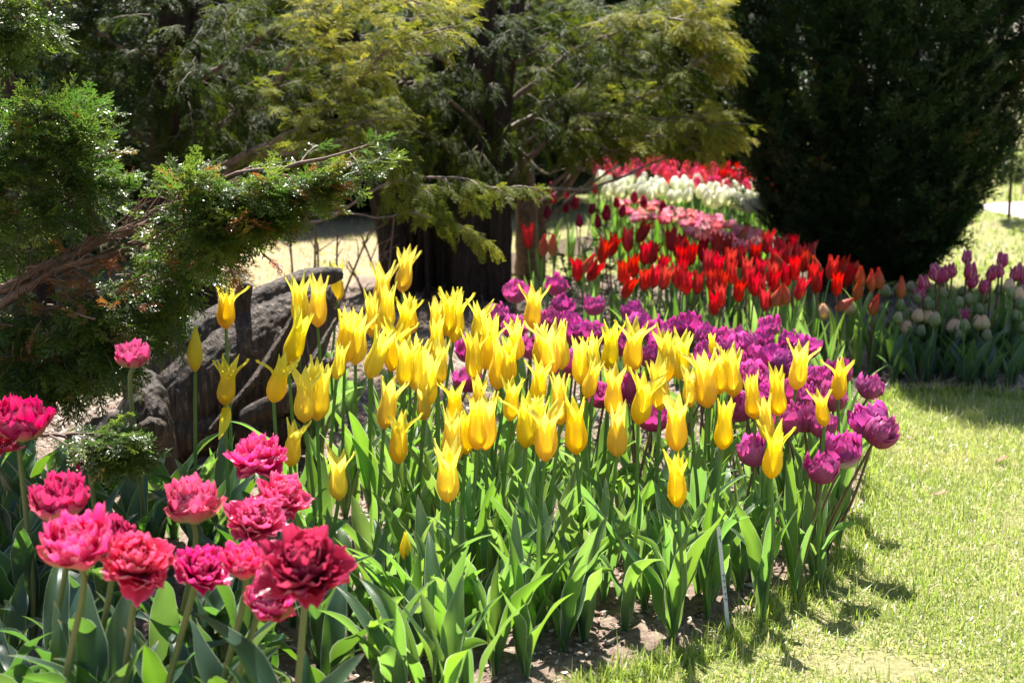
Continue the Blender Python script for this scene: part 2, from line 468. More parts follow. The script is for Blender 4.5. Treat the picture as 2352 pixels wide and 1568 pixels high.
B['yellow_open'] = [cup_bloom('yellow_bloom', M['yellow'], LILY, LILYW, rg, flare=0.19) for _ in range(5)]
B['yellow_closed'] = [cup_bloom('yellow_bloom', M['yellow'], CLOSED, [w * 0.85 for w in LILYW], rg, flare=-0.01, jit=0.4)]
B['red'] = [cup_bloom('red_bloom', M['red'], REDP, LILYW, rg, flare=rg.uniform(0.0, 0.12), rows=9, cols=5) for _ in range(10)]
B['red_bud'] = [cup_bloom('red_bloom', M['red_bud'], CLOSED, [w * 0.85 for w in LILYW], rg, flare=-0.01, jit=0.4, rows=9, cols=5) for _ in range(3)]
PINKL = [(5, 0.62, 0.62, 102, 2, 0.03), (6, 0.66, 0.60, 94, -4, 0.03), (7, 0.68, 0.54, 82, -10, 0.03), (8, 0.68, 0.48, 68, -14, 0.03), (8, 0.66, 0.42, 52, -18, 0.02), (7, 0.64, 0.36, 34, -18, 0.02), (6, 0.60, 0.30, 18, -12, 0.01)]
PINKO = [(5, 0.62, 0.60, 110, 66, 0.03), (6, 0.64, 0.60, 100, 38, 0.03), (7, 0.66, 0.54, 86, 18, 0.03), (8, 0.66, 0.48, 68, 4, 0.03), (8, 0.64, 0.40, 50, -10, 0.02), (7, 0.60, 0.34, 32, -16, 0.02), (5, 0.54, 0.28, 15, -10, 0.01)]
B['pink'] = [double_bloom('pink_bloom', M['pink'], rg, PINKL, 0.030, 13, 19, tj=8, outer=(M['pink_outer'], 1)) for _ in range(5)]
B['pink_open'] = [double_bloom('pink_bloom', M['pink'], rg, PINKO, 0.034, 13, 19, tj=10) for _ in range(5)]
PURL = [(5, 0.82, 0.66, 98, -34, 0.03), (6, 0.84, 0.62, 92, -34, 0.03), (6, 0.84, 0.54, 80, -30, 0.03), (6, 0.82, 0.44, 62, -28, 0.02), (6, 0.80, 0.34, 42, -24, 0.02), (5, 0.76, 0.28, 24, -16, 0.01)]
B['purple'] = [double_bloom('purple_bloom', M['purple'], rg, PURL, 0.024, 11, 9, tj=6) for _ in range(8)]
B['white'] = [cup_bloom('white_bloom', M['white'], EGG, EGGW, rg, flare=0.03, rows=8, cols=5) for _ in range(3)]
B['hotpink'] = [cup_bloom('pink_bloom', M['hotpink'], EGG, EGGW, rg, flare=0.03, rows=8, cols=5) for _ in range(3)]
B['maroon'] = [cup_bloom('maroon_bloom', M['maroon'], [x * 0.8 for x in EGG], EGGW, rg, flare=0.02, rows=8, cols=5) for _ in range(2)]
B['coral'] = [double_bloom('coral_bloom', M['coral'], rg, PURL[1:], 0.03, 6, 5) for _ in range(3)]
B['plum'] = [cup_bloom('plum_bloom', M['plum'], EGG, [w * 0.8 for w in EGGW], rg, flare=0.16, rows=9, cols=7, ruff=0.05) for _ in range(4)]
B['bud'] = [cup_bloom('green_bloom', M['bud'], [x * 1.1 for x in EGG], EGGW, rg, rows=8, cols=5, jit=0.4) for _ in range(3)]
B['peach'] = [cup_bloom('peach_bloom', M['peach'], [x * 1.1 for x in EGG], EGGW, rg, rows=8, cols=5, jit=0.5) for _ in range(3)]

# ------------------------------------------------------------------ leaves
def leaf_mesh(name, mat, rng, L=0.26, W=0.045, a0=6, bend=50, wav=0.006, fold=0.5, rows=16, cols=7, twist=0.4):
    t = np.linspace(0, 1, rows); s = np.linspace(-1, 1, cols)
    th = np.radians(a0 + bend * t ** 1.8)
    ds = L / (rows - 1)
    x = np.concatenate([[0], np.cumsum(np.sin(th[:-1]) * ds)]) + 0.004
    z = np.concatenate([[0], np.cumsum(np.cos(th[:-1]) * ds)])
    w = W * np.clip(np.interp(t, [0, 0.08, 0.22, 0.42, 0.62, 0.82, 0.94, 1], [0.42, 0.5, 0.8, 1.0, 0.88, 0.5, 0.2, 0.0]), 0, 1)
    fo = fold * np.interp(t, [0, 0.3, 1], [1.9, 1.0, 0.7])
    tw = twist * (t ** 1.4)
    side = np.stack([0 * t, np.cos(tw), 0 * t], -1)
    T = np.stack([np.sin(th), 0 * t, np.cos(th)], -1)
    N = np.stack([-np.cos(th), 0 * t, np.sin(th)], -1)
    E = np.cos(tw)[:, None] * np.array([0, 1.0, 0]) + np.sin(tw)[:, None] * N
    Nn = np.cross(T, E) * -1.0
    Nn = np.where((np.sum(Nn * N, -1) < 0)[:, None], -Nn, Nn)
    p1, p2 = rng.uniform(0, 6.28, 2); kf = rng.uniform(1.6, 3.0)
    wave = wav * (np.abs(s[None]) ** 2) * np.where(s[None] > 0, np.sin(kf * 6.28 * t[:, None] + p1), np.sin(kf * 5.6 * t[:, None] + p2)) * np.sin(np.pi * np.clip(t[:, None] * 1.1, 0, 1))
    base = np.stack([x, 0 * x, z], -1)
    lat = s[None] * np.cos(np.minimum(fo, 1.2))[:, None] * w[:, None] / 2
    inn = (np.abs(s[None]) ** 1.6) * np.sin(np.minimum(fo, 1.2))[:, None] * w[:, None] / 2 + wave
    G = base[:, None] + lat[..., None] * E[:, None] + inn[..., None] * Nn[:, None]
    UV = np.stack([np.broadcast_to((s[None] + 1) / 2, lat.shape), np.broadcast_to(t[:, None], lat.shape)], -1)
    g = Geo(); g.grid(G, UV)
    me = g.mesh(name); me.materials.append(mat)
    return me

rl = np.random.default_rng(5)
LF = {}
def leafset(mat, n, W, bend, wav, rows=16, cols=9):
    return [leaf_mesh('tulip_leaf', mat, rl, L=rl.uniform(0.23, 0.34), W=W * rl.uniform(0.75, 1.2), a0=rl.uniform(3, 14),
                      bend=rl.uniform(*bend), wav=wav * rl.uniform(0.4, 1.4), fold=rl.uniform(0.3, 0.8), rows=rows, cols=cols, twist=rl.normal() * 0.7) for _ in range(n)]
LF['wide'] = leafset(M['leaf'], 24, 0.049, (5, 78), 0.008, 22)
LF['mid'] = leafset(M['leaf'], 14, 0.030, (4, 48), 0.006)
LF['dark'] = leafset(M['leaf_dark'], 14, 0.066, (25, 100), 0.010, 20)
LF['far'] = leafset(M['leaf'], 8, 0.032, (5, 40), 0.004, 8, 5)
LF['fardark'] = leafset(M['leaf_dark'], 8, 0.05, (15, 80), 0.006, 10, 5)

def stem_mesh(name, mat, d, rad, rng, bow=0.02, sides=7, n=9):
    d = np.array(d)
    side = np.array([rng.normal(), rng.normal(), 0]) * bow
    mid = d * 0.5 * np.array([0.75, 0.75, 1]) + side
    pts = catmull([(0, 0, 0), tuple(d * np.array([0.12, 0.12, 0.25]) + side * 0.6), tuple(mid), tuple(d)], n)
    g = Geo(); tube(g, pts, np.linspace(rad * 1.15, rad * 0.9, n), sides)
    me = g.mesh(name); me.materials.append(mat)
    return me

# ------------------------------------------------------------------ a tulip plant
rp = np.random.default_rng(77)
def tulip(kind, name, blooms, stem_mat, base_px, top_px, h, leaves, nleaf=(3, 4), lean=(0, 0), rad=0.0045, length=None,
          lscale=1.0, bow=0.012, yaw=None, depthlean=0.0, wscale=1.0):
    Bp = PH(base_px[0], base_px[1], h)
    if top_px is not None:
        Tp = P(top_px[0], top_px[1], Bp.y + depthlean)
        ax = Tp - Bp
        ln = ax.length * 1.19
    else:
        ax = Vector((rp.normal() * 0.12, rp.normal() * 0.12, 1)).normalized(); ln = length
    if length is not None: ln = length
    ax = (ax.normalized() + Vector((0, rp.normal() * 0.10, 0))).normalized()
    G = Vector((Bp.x - lean[0], Bp.y - lean[1], 0.0))
    root = empty(name, G, cat='tulip')
    st = link('stem', stem_mesh('stem', stem_mat, Bp - G + ax * 0.004, rad, rp, bow), root)
    bm = blooms[rp.integers(len(blooms))]
    b = link('bloom', bm, root)
    q = ax.to_track_quat('Z', 'Y') @ Matrix.Rotation(rp.uniform(0, 6.28) if yaw is None else yaw, 3, 'Z').to_quaternion()
    b.rotation_mode = 'QUATERNION'; b.rotation_quaternion = q
    b.location = Bp - G; b.scale = (ln * wscale, ln * wscale, ln)
    n = rp.integers(nleaf[0], nleaf[1] + 1)
    a = rp.uniform(0, 6.28)
    for i in range(n):
        l = link('leaf', leaves[rp.integers(len(leaves))], root)
        a += 2.2 + rp.normal() * 0.5
        l.rotation_euler = (rp.normal() * 0.06, rp.normal() * 0.06, a)
        k = lscale * (1.0 - 0.10 * i) * rp.uniform(0.85, 1.15)
        l.scale = (k, k, k * rp.uniform(0.9, 1.15))
        l.location = (0, 0, 0.0 if i < 2 else rp.uniform(0.02, 0.07))
    root['_u'] = base_px[0]; root['_v'] = base_px[1]
    return root

ORD = ['first', 'second', 'third', 'fourth', 'fifth', 'sixth', 'seventh', 'eighth', 'ninth', 'tenth', 'eleventh', 'twelfth', 'thirteenth', 'fourteenth']
def label_rows(objs, what, group, rows, special=None):
    """rows: names from the farthest row to the nearest one"""
    rest = []
    for i, o in enumerate(objs):
        o['group'] = group
        if special and i in special:
            o['label'] = special[i]
        else:
            rest.append(o)
    rest.sort(key=lambda o: o['_v'])
    n = len(rows); k = 0
    for r, rn in enumerate(rows):
        cnt = (len(rest) * (r + 1)) // n - (len(rest) * r) // n
        row = sorted(rest[k:k + cnt], key=lambda o: o['_u']); k += cnt
        for j, o in enumerate(row):
            if j == 0: w = 'leftmost'
            elif j == cnt - 1: w = 'rightmost'
            elif j < cnt / 2: w = ORD[j] + ' from the left'
            else: w = ORD[cnt - 1 - j] + ' from the right'
            o['label'] = what + ', ' + w + ' in the ' + rn
    for o in objs:
        del o['_u'], o['_v']

def crop(ox, oy, s=2.6128):
    k = 2352 / 2560.0
    return lambda x, y: ((ox + x / s) * k, (oy + y / s) * k)
cD, cE, cF, cG, cH, cI = crop(0, 550), crop(850, 550), crop(1700, 550), crop(0, 1107), crop(850, 1107), crop(1700, 1107)

# ---- yellow lily-flowered tulips
YD = [(1475, 712, 1495, 440, 'o'), (1275, 990, 1285, 735, 'c'), (1470, 1212, 1500, 945, 'o'), (1975, 690, 1950, 415, ''), (2075, 700, 2080, 420, ''),
      (1880, 945, 1965, 660, ''), (1785, 1190, 1860, 900, 'o'), (1990, 1322, 2000, 1000, 'o'), (2070, 1310, 2100, 965, ''), (1895, 1610, 1930, 1350, 'o'),
      (2195, 1045, 2225, 850, 'd'), (2205, 530, 2190, 310, ''), (2215, 1833, 2205, 1555, '')]
YE = [(405, 475, 440, 225, ''), (265, 590, 290, 320, 'o'), (300, 725, 310, 465, ''), (215, 765, 205, 510, ''), (405, 800, 440, 560, 'o'), (460, 745, 460, 515, ''),
      (635, 780, 625, 550, ''), (628, 905, 635, 670, ''), (740, 800, 755, 500, 'o'), (700, 760, 715, 495, ''), (100, 945, 115, 635, 'o'), (30, 935, 55, 640, ''),
      (190, 1035, 285, 770, 'd'), (335, 990, 365, 710, 'o'), (420, 1095, 430, 815, ''), (500, 1120, 525, 815, ''), (560, 1222, 590, 920, ''), (545, 1310, 545, 1100, ''),
      (640, 1085, 660, 830, ''), (895, 800, 920, 570, 'o'), (880, 1045, 870, 785, ''), (950, 978, 995, 680, ''), (1025, 1108, 1055, 815, ''), (1100, 1060, 1105, 815, ''),
      (1160, 915, 1140, 685, 'o'), (1250, 730, 1275, 470, 'o'), (1385, 1010, 1350, 715, ''), (1300, 950, 1310, 715, ''), (1447, 978, 1435, 715, ''), (1290, 1190, 1315, 945, 'o'),
      (1577, 1078, 1560, 815, ''), (1660, 1000, 1650, 790, ''), (1610, 1165, 1670, 950, ''), (1760, 980, 1775, 720, ''), (1900, 1000, 1935, 700, 'o'), (2140, 1055, 2130, 770, 'o'),
      (2225, 1045, 2230, 760, ''), (1780, 1280, 1795, 1000, 'o'), (1945, 1335, 2000, 1040, 'o'), (2090, 1245, 2075, 945, ''), (285, 1365, 335, 1080, ''), (385, 1590, 385, 1310, 'o'),
      (750, 1330, 745, 1100, 'o'), (905, 1290, 905, 1055, ''), (1110, 1315, 1130, 1070, ''), (1440, 1340, 1430, 1070, ''), (730, 1595, 735, 1280, ''), (820, 1530, 830, 1270, ''),
      (950, 1505, 965, 1185, 'o'), (895, 1500, 890, 1210, ''), (1215, 1490, 1215, 1180, 'o'), (1290, 1480, 1290, 1190, ''), (1340, 1575, 1350, 1240, 'o'), (1545, 1530, 1530, 1200, ''),
      (1808, 1545, 1815, 1240, ''), (2200, 1510, 2200, 1180, 'o'), (705, 1845, 700, 1510, ''), (2205, 1875, 2195, 1590, '')]
YF = [(180, 1228, 160, 900, 'o'), (255, 1140, 275, 900, ''), (215, 880, 205, 765, ''), (350, 1158, 330, 870, ''), (65, 1225, 60, 1010, ''), (490, 1300, 465, 1040, ''),
      (640, 1280, 640, 1000, ''), (755, 1110, 790, 835, 'o'), (1030, 1175, 1050, 935, 'o'), (945, 1350, 915, 1145, ''), (570, 1440, 555, 1200, ''), (275, 1500, 300, 1215, ''),
      (590, 1688, 630, 1395, 'o')]
YELL = []
special_y = {}
def yh(v):
    return float(np.interp(v, [560, 700, 850, 950, 1050, 1160], [0.46, 0.44, 0.42, 0.39, 0.35, 0.305]))
k = 0
for fn, lst in ((cD, YD), (cE, YE), (cF, YF)):
    for (x, y, tx, ty, f) in lst:
        b = fn(x, y); t = fn(tx, ty)
        h = yh(b[1]) + rp.normal() * 0.012
        if fn is cD:
            if k == 0: h = 0.52
            if k == 1: h = 0.47
            if k == 2: h = 0.42
            if k == 6: h = 0.44
            if k in (7, 8): h = 0.40
            if k == 9: h = 0.36
        bl = B['yellow_open'] if f == 'o' else B['yellow_closed'] if f == 'c' else B['yellow']
        o = tulip('yellow', 'yellow_tulip', bl, M['stem'], b, t, h, LF['wide'] if b[1] > 830 else LF['mid'] + LF['wide'],
                  (4, 5), lean=(rp.normal() * 0.015 + 0.01, rp.normal() * 0.012), lscale=1.0 if b[1] > 800 else 0.95, wscale=0.84)
        YELL.append(o); k += 1
special_y = {0: 'wide open yellow tulip high against the dark stump, below the left upright splinter',
             1: 'closed slim yellow tulip bud, leftmost of all the yellow flowers, before the stump',
             2: 'yellow tulip with one withered petal hanging down its stem, in front of the stump',
             3: 'left one of two touching yellow tulips under the tip of the stump',
             4: 'right one of two touching yellow tulips under the tip of the stump',
             5: 'yellow tulip tilted right, just below the touching pair at the stump tip',
             6: 'yellow tulip leaning right with a long bent petal, in front of the lower stump branch',
             7: 'left half of a close yellow pair standing right above the pink double tulips',
             8: 'right half of a close yellow pair standing right above the pink double tulips',
             9: 'yellow tulip half hidden behind the topmost pink double tulip',
             10: 'small yellow tulip peeping out at the end of the broken stump branch',
             11: 'yellow tulip seen behind the upper right tip of the stump',
             12: 'yellow tulip standing low and alone just right of the pink double tulips',
             13: 'tallest and farthest yellow tulip, in front of the dark tree stems',
             13 + 56: 'lowest narrow yellow tulip in the middle of the bed front, hanging before others',
             13 + 57: 'low yellow tulip near the bed front on the right, above the white plant label',
             13 + 12: 'nodding yellow tulip tipped far to the right, beside the left big pair',
             71 + 8: 'yellow tulip farthest to the right, in front of purple tulips near the lawn',
             71 + 12: 'low yellow tulip leaning right with spread petals, near the right end of the bed'}
label_rows(YELL, 'yellow lily-shaped tulip', 'yellow lily-flowered tulips',
           ['farthest row of yellow blooms', 'second farthest yellow row', 'third farthest yellow row', 'fourth farthest yellow row',
            'fourth nearest yellow row', 'third nearest yellow row', 'second nearest yellow row', 'nearest row of yellow blooms'], special_y)
# withered petal hanging under the third bloom
g = Geo()
tt = np.linspace(0, 1, 9); ss = np.linspace(-1, 1, 5)
a = P(*cD(1470, 1210), 3.0) * 0
pw = 0.013 * np.sin(np.pi * np.clip(0.18 + 0.8 * tt, 0, 1))
G = np.stack([0.004 - 0.018 * tt[:, None] ** 2 + ss[None] * pw[:, None], -0.012 + 0.006 * np.sin(5 * tt[:, None] + ss[None]), -0.075 * tt[:, None] + 0 * ss[None]], -1)
g.grid(G, np.stack([np.broadcast_to((ss[None] + 1) / 2, (9, 5)), np.broadcast_to(tt[:, None], (9, 5))], -1))
me = g.mesh('withered_petal'); me.materials.append(M['yellow'])
hp = link('withered_petal', me, YELL[2]); hp.location = [c for c in YELL[2].children if c.name.startswith('bloom')][0].location
tag(hp, 'withered yellow petal hanging down')
# small unopened one low between the leaves
lowbud = tulip('yellow', 'yellow_tulip', B['yellow_closed'], M['stem'], cH(430, 765), cH(425, 570), 0.20, LF['wide'], (2, 2), length=0.06)
lowbud['label'] = 'tiny greenish yellow tulip bud low between the leaves at the bed front'; lowbud['group'] = 'yellow lily-flowered tulips'
del lowbud['_u'], lowbud['_v']

# ---- purple double tulips: bloom centres
PE = [(1145, 470), (1030, 620), (1415, 430), (1445, 550), (1660, 555), (1375, 655), (1480, 665), (1550, 740), (1665, 745), (1235, 820), (1500, 940), (1910, 600),
      (1960, 680), (2060, 740), (2220, 700), (1140, 700), (1850, 810), (2040, 885), (1710, 1130), (1910, 1110), (850, 850), (2045, 1285), (835, 1035)]
PF = [(580, 685), (720, 790), (830, 825), (530, 790), (400, 825), (290, 770), (170, 745), (60, 690), (615, 912), (700, 945), (480, 905), (185, 880), (470, 1030),
      (900, 1015), (1045, 985), (800, 1150), (1000, 1150), (1250, 1080), (1230, 1305), (1320, 1370), (700, 1150), (820, 1290), (930, 1320), (690, 1310), (395, 1205),
      (480, 1500), (1060, 1505), (930, 1610), (545, 1140), (300, 860), (370, 780), (240, 940)]
PUR = []
for fn, lst in ((cE, PE), (cF, PF)):
    for (x, y) in lst:
        u, v = fn(x, y)
        h = float(np.interp(v, [650, 800, 950, 1050], [0.36, 0.35, 0.33, 0.28]))
        edge = fn is cF and x > 1040
        lean = (0.09 + rp.uniform(0, 0.05), -0.02) if edge else (rp.normal() * 0.04 + 0.01, rp.normal() * 0.03)
        if fn is cF and 900 < x <= 1040: lean = (0.05, 0.0)
        Y = PH(u, v + 33, h).y
        hp_ = 0.068 * F / Y
        dx = hp_ * (0.25 if not edge else 0.45) * rp.normal() * 0.8
        if fn is cF and x in (1320,): dx = hp_ * 0.75
        o = tulip('purple', 'purple_tulip', B['purple'], M['stem_red'], (u - dx * 0.45, v + hp_ * 0.48), (u + dx * 0.5, v - hp_ * 0.5), h, LF['mid'] + LF['far'],
                  (3, 3), lean=lean, rad=0.0036, length=0.092 * rp.uniform(0.86, 1.12), bow=0.02, wscale=1.02)
        PUR.append(o)
label_rows(PUR, 'round purple double tulip', 'purple double tulips',
           ['farthest purple row', 'second farthest purple row', 'middle purple row', 'second nearest purple row', 'nearest purple row'],
           {0: 'round purple double tulip, bright edged, at the far left below the tree trunks',
            23 + 17: 'purple double tulip standing apart over the lawn, uppermost of the right ones',
            23 + 18: 'left of the two overlapping purple tulips leaning out over the lawn',
            23 + 19: 'right of the two overlapping purple tulips, outermost one over the lawn',
            23 + 26: 'purple tulip with white patches on its petals, leaning low over the lawn'})
# white patched one: white outer petals on it
pm = petal_mat('purple_white_petal', [(0.0, (0.6, 0.5, 0.5)), (0.5, (0.74, 0.62, 0.66)), (0.8, (0.45, 0.05, 0.3)), (1.0, (0.4, 0.05, 0.32))], [(0.0, (0.7, 0.6, 0.6)), (1.0, (0.5, 0.05, 0.4))])
wb = double_bloom('purple_bloom', M['purple'], rg, PURL, 0.02, 11, 9, outer=(pm, 1), tj=6)
for c in PUR[49].children:
    if c.name.startswith('bloom'): c.data = wb

# ---- red tulips: bloom base, tilt (dx in px of crop at top), flag
RE = [(1230, 190, 0, ''), (1325, 238, 10, 'b'), (1388, 238, 5, 'b'), (1550, 405, 0, 'o'), (1620, 400, 75, ''), (1590, 345, 60, 'b'), (1760, 240, 40, ''), (1700, 285, 35, ''), (1880, 212, 0, ''), (1945, 150, 60, ''),
      (1985, 300, 10, ''), (2030, 290, 25, ''), (2165, 205, 0, ''), (1915, 380, 5, ''), (1850, 420, 0, ''), (2080, 380, 40, ''), (1985, 468, 10, ''), (1850, 512, 60, ''),
      (2100, 460, 35, ''), (2200, 255, 20, ''), (2200, 445, 10, ''), (2040, 450, 30, ''), (2225, 320, 10, ''), (2240, 470, 0, '')]
RF = [(565, 225, 10, ''), (385, 170, 50, 'b'), (235, 240, 10, ''), (145, 275, 10, ''), (60, 300, 25, ''), (10, 245, 0, ''), (175, 350, 15, ''), (320, 345, 15, ''), (385, 315, 15, ''), (490, 300, 5, ''),
      (40, 490, 10, ''), (105, 490, 20, ''), (200, 470, 15, ''), (265, 488, 20, ''), (450, 455, 5, ''), (510, 400, 20, ''), (590, 430, 20, ''), (690, 350, -60, 'b'), (690, 300, 15, ''),
      (770, 320, 15, ''), (690, 445, 10, ''), (745, 400, 10, ''), (800, 345, 15, ''), (870, 440, 0, ''), (910, 370, -40, 'b'), (525, 515, 5, ''), (560, 595, -10, ''), (380, 540, 10, ''),
      (222, 625, 0, ''), (265, 580, 0, ''), (600, 570, 50, 'b'), (650, 570, 15, 'b'), (700, 560, -20, 'b'), (765, 525, 40, ''), (975, 390, 30, ''), (1050, 400, 20, ''),
      (1020, 500, 10, ''), (1080, 430, 50, ''), (1130, 410, 30, 'b'), (1155, 525, 15, 'b'), (1180, 450, 5, 'b'), (1255, 470, 0, 'b'), (1305, 455, -10, 'b'), (1445, 515, 5, 'b'),
      (1250, 625, 45, 'b'), (1015, 585, 110, 'b'), (640, 260, 10, ''), (620, 330, 10, ''), (730, 250, 10, ''), (850, 300, 10, ''), (890, 480, 10, ''), (330, 420, 10, ''), (240, 380, 10, ''),
      (10, 400, 10, ''), (430, 400, 10, ''), (610, 480, 10, ''), (300, 260, 10, ''), (480, 500, 10, '')]
RED = []
for fn, lst in ((cE, RE), (cF, RF)):
    for (x, y, dx, f) in lst:
        b = fn(x, y)
        hh = 136 if f != 'b' else 126
        dy = math.sqrt(max(hh * hh - dx * dx, 900))
        t = fn(x + dx, y - dy)
        h = float(np.interp(b[1], [560, 640, 760], [0.37, 0.36, 0.34])) + rp.normal() * 0.012
        if b[0] > 1850: h = min(h, 1.2 - (b[1] - 130) * 5.4 / F)
        o = tulip('red', 'red_tulip', B['red_bud'] if f == 'b' else B['red'], M['stem_red'] if rp.random() < 0.5 else M['stem'], b, t, h, LF['far'] + LF['mid'][:4], (3, 3),
                  lean=(rp.normal() * 0.02, rp.normal() * 0.02), rad=0.0032, lscale=1.0, length=None, wscale=1.15)
        RED.append(o)
label_rows(RED, 'bright red pointed tulip', 'red tulips',
           ['farthest red row', 'second farthest red row', 'third farthest red row', 'fourth farthest red row', 'middle red row', 'third nearest red row', 'second nearest red row', 'nearest red row'],
           {0: 'lone red tulip standing in front of the brown trunk, leftmost of the reds',
            1: 'narrow orange-red closed tulip beside the lone red one left of the gap',
            2: 'small narrow closed reddish tulip, third from left in front of the far lawn',
            3: 'dark red tulip with a long petal spread left, above the purple tulips',
            9: 'topmost red tulip, tilted right, above all the others',
            24 + 45: 'orange-red tulip fallen almost flat towards the left, at the right side of the reds',
            24 + 43: 'closed orange tulip furthest right, before the green buds',
            24 + 44: 'orange-red tulip tilted right, lowest at the right end of the reds',
            24 + 28: 'lowest narrow red tulip just above the purple ones'})

# ---- pink double tulips: centre, diameter in px(2352), flag, tilt
PK = [(440, 1152, 135, 'c', 0.0, -0.15, 0.37), (172, 1245, 158, 'c', 0.0, -0.35, 0.41), (700, 1285, 200, 'o', 0.10, -0.6, 0.42), (315, 1280, 160, 'o', 0.25, -0.7, 0.38),
      (465, 1300, 130, 'o', 0.4, -0.5, 0.36), (618, 1370, 125, 'c', 0.5, -0.7, 0.34), (590, 1185, 130, 'o', 0.3, -0.6, 0.36), (652, 1130, 120, 'o', 0.5, -0.3, 0.37), (590, 1040, 140, 'o', -0.1, -0.2, 0.38),
      (140, 1145, 135, 'c', -0.05, -0.2, 0.40), (45, 965, 130, 'c', 0.1, -0.2, 0.45), (307, 815, 82, 'c', 0.15, -0.1, 0.555), (200, 1045, 75, 'o', 0.0, -0.3, 0.38), (255, 1230, 110, 'c', 0.1, -0.3, 0.38),
      (560, 1290, 100, 'c', 0.1, -0.4, 0.38), (-25, 1010, 110, 'o', 0.0, -0.2, 0.42)]
PNK = []
for i, (u, v, d, f, tx, ty, h) in enumerate(PK):
    Y = PH(u, v + d * 0.4, h).y
    dia = d / F * Y
    ln = dia * (1.14 if f == 'c' else 0.90)
    n = math.sqrt(tx * tx + ty * ty + 1)
    ax = Vector((tx, ty * 0.9, 1)).normalized()
    C = P(u, v, Y)
    base = C - ax * ln * 0.30
    G = Vector((base.x - 0.10 * tx - 0.02 + rp.normal() * 0.015, base.y + 0.03 - 0.04 * ty, 0))
    root = empty('pink_tulip', G, cat='tulip')
    bpt = base - G
    pts = catmull([(0, 0, 0), tuple(np.array(bpt) * np.array([0.1, 0.1, 0.35]) + np.array([rp.normal() * 0.02, rp.normal() * 0.01, 0])),
                   tuple(np.array(bpt) - np.array(ax) * 0.06), tuple(bpt)], 14)
    gg = Geo(); tube(gg, pts, np.linspace(0.0062, 0.005, 14), 8)
    me = gg.mesh('stem'); me.materials.append(M['stem_pink']); link('stem', me, root)
    bl = B['pink'] if f == 'c' else B['pink_open']
    b = link('bloom', bl[rp.integers(len(bl))], root)
    b.rotation_mode = 'QUATERNION'
    b.rotation_quaternion = ax.to_track_quat('Z', 'Y') @ Matrix.Rotation(rp.uniform(0, 6.28), 3, 'Z').to_quaternion()
    b.location = bpt; b.scale = (ln, ln, ln)
    a = rp.uniform(0, 6)
    for j in range(4):
        l = link('leaf', LF['dark'][rp.integers(len(LF['dark']))], root)
        a += 2.1; l.rotation_euler = (rp.normal() * 0.08, rp.normal() * 0.08, a)
        kk = rp.uniform(0.75, 1.05); l.scale = (kk, kk, kk); l.location = (0, 0, 0.02 * j)
    root['group'] = 'pink double tulips'
    PNK.append(root)
PL = ['round pink double tulip with green streaked underside on a dark curved stem, centre left', 'bright pink cup-shaped double tulip, low at the left, on a long pale stem',
      'largest ruffled crimson double tulip, rightmost and lowest of the pink ones', 'wide open crimson double tulip with drooping petals and an orange centre, between two pink cups',
      'ruffled pink double tulip facing right, below the round green streaked one', 'crimson double tulip nodding at the very bottom of the group on an arched stem',
      'ruffled pink double tulip facing the camera above the largest crimson one', 'pale pink double tulip drooping right, just under the topmost pink flower of the group',
      'light pink open double tulip with spread petals, topmost of the right cluster beside yellow ones', 'dark crimson double tulip with one petal standing up, left edge, under the low sprig',
      'dark crimson double tulip at the left picture edge under the conifer branch', 'small pink double tulip bud in front of the stump below the conifer branch',
      'small crimson double tulip mostly hidden behind the low conifer sprig', 'crimson double tulip half hidden between the cup-shaped one and the wide open one',
      'crimson double tulip half hidden left of the largest ruffled one', 'crimson double tulip cut off by the left picture edge beside the darker one']
for o, l in zip(PNK, PL): o['label'] = l

M['crimson'] = petal_mat('crimson_petal', [(0.0, (0.50, 0.06, 0.03)), (0.3, (0.34, 0.006, 0.05)), (0.8, (0.42, 0.012, 0.09)), (1.0, (0.66, 0.12, 0.26))],
                         [(0.0, (0.9, 0.25, 0.03)), (0.35, (0.62, 0.01, 0.05)), (1.0, (0.76, 0.03, 0.14))], tfac=0.42, rough=0.25, spec=0.6, v=0.3, mottle=((0.6, 0.10, 0.26), 70))
for i_ in (2, 9, 10, 13):
    for c in PNK[i_].children:
        if c.name.startswith('bloom'):
            c.data = c.data.copy(); c.data.materials[0] = M['crimson']
# ---- far beds
def band(kind, name, blooms, n, poly, ln, hts, leaves, seed, stem=M['stem'], lean=0.02, nl=(2, 2), mind=11):
    r = np.random.default_rng(seed)
    out = []; pts = []
    us = [p[0] for p in poly]; vs = [p[1] for p in poly]
    tries = 0
    while len(out) < n and tries < 20000:
        tries += 1
        u = r.uniform(min(us), max(us)); v = r.uniform(min(vs), max(vs))
        if not inpoly(u, v, poly): continue
        if any((u - a) ** 2 + (v - b) ** 2 < mind * mind for a, b in pts): continue
        pts.append((u, v))
        hh = r.uniform(*hts)
        if kind == 'b': hh = min(hh, 1.2 - (v - 130) * r.uniform(5.35, 5.9) / F)
        o = tulip(kind, name, blooms, stem, (u, v), None, hh, leaves, nl, lean=(r.normal() * lean, r.normal() * lean), rad=0.003, length=ln * r.uniform(0.85, 1.15))
        out.append(o)
        if kind == 'b':
            for c in o.children:
                if c.name.startswith('leaf'): c.scale = c.scale * 0.72
    return out
def inpoly(x, y, poly):
    c = False; j = len(poly) - 1
    for i in range(len(poly)):
        xi, yi = poly[i]; xj, yj = poly[j]
        if (yi > y) != (yj > y) and x < (xj - xi) * (y - yi) / (yj - yi) + xi: c = not c
        j = i
    return c
W = band('w', 'white_tulip', B['white'], 64, [(1360, 420), (1450, 412), (1560, 428), (1680, 440), (1770, 448), (1770, 500), (1700, 490), (1560, 470), (1440, 458), (1375, 455)], 0.085, (0.38, 0.42), LF['far'], 1)
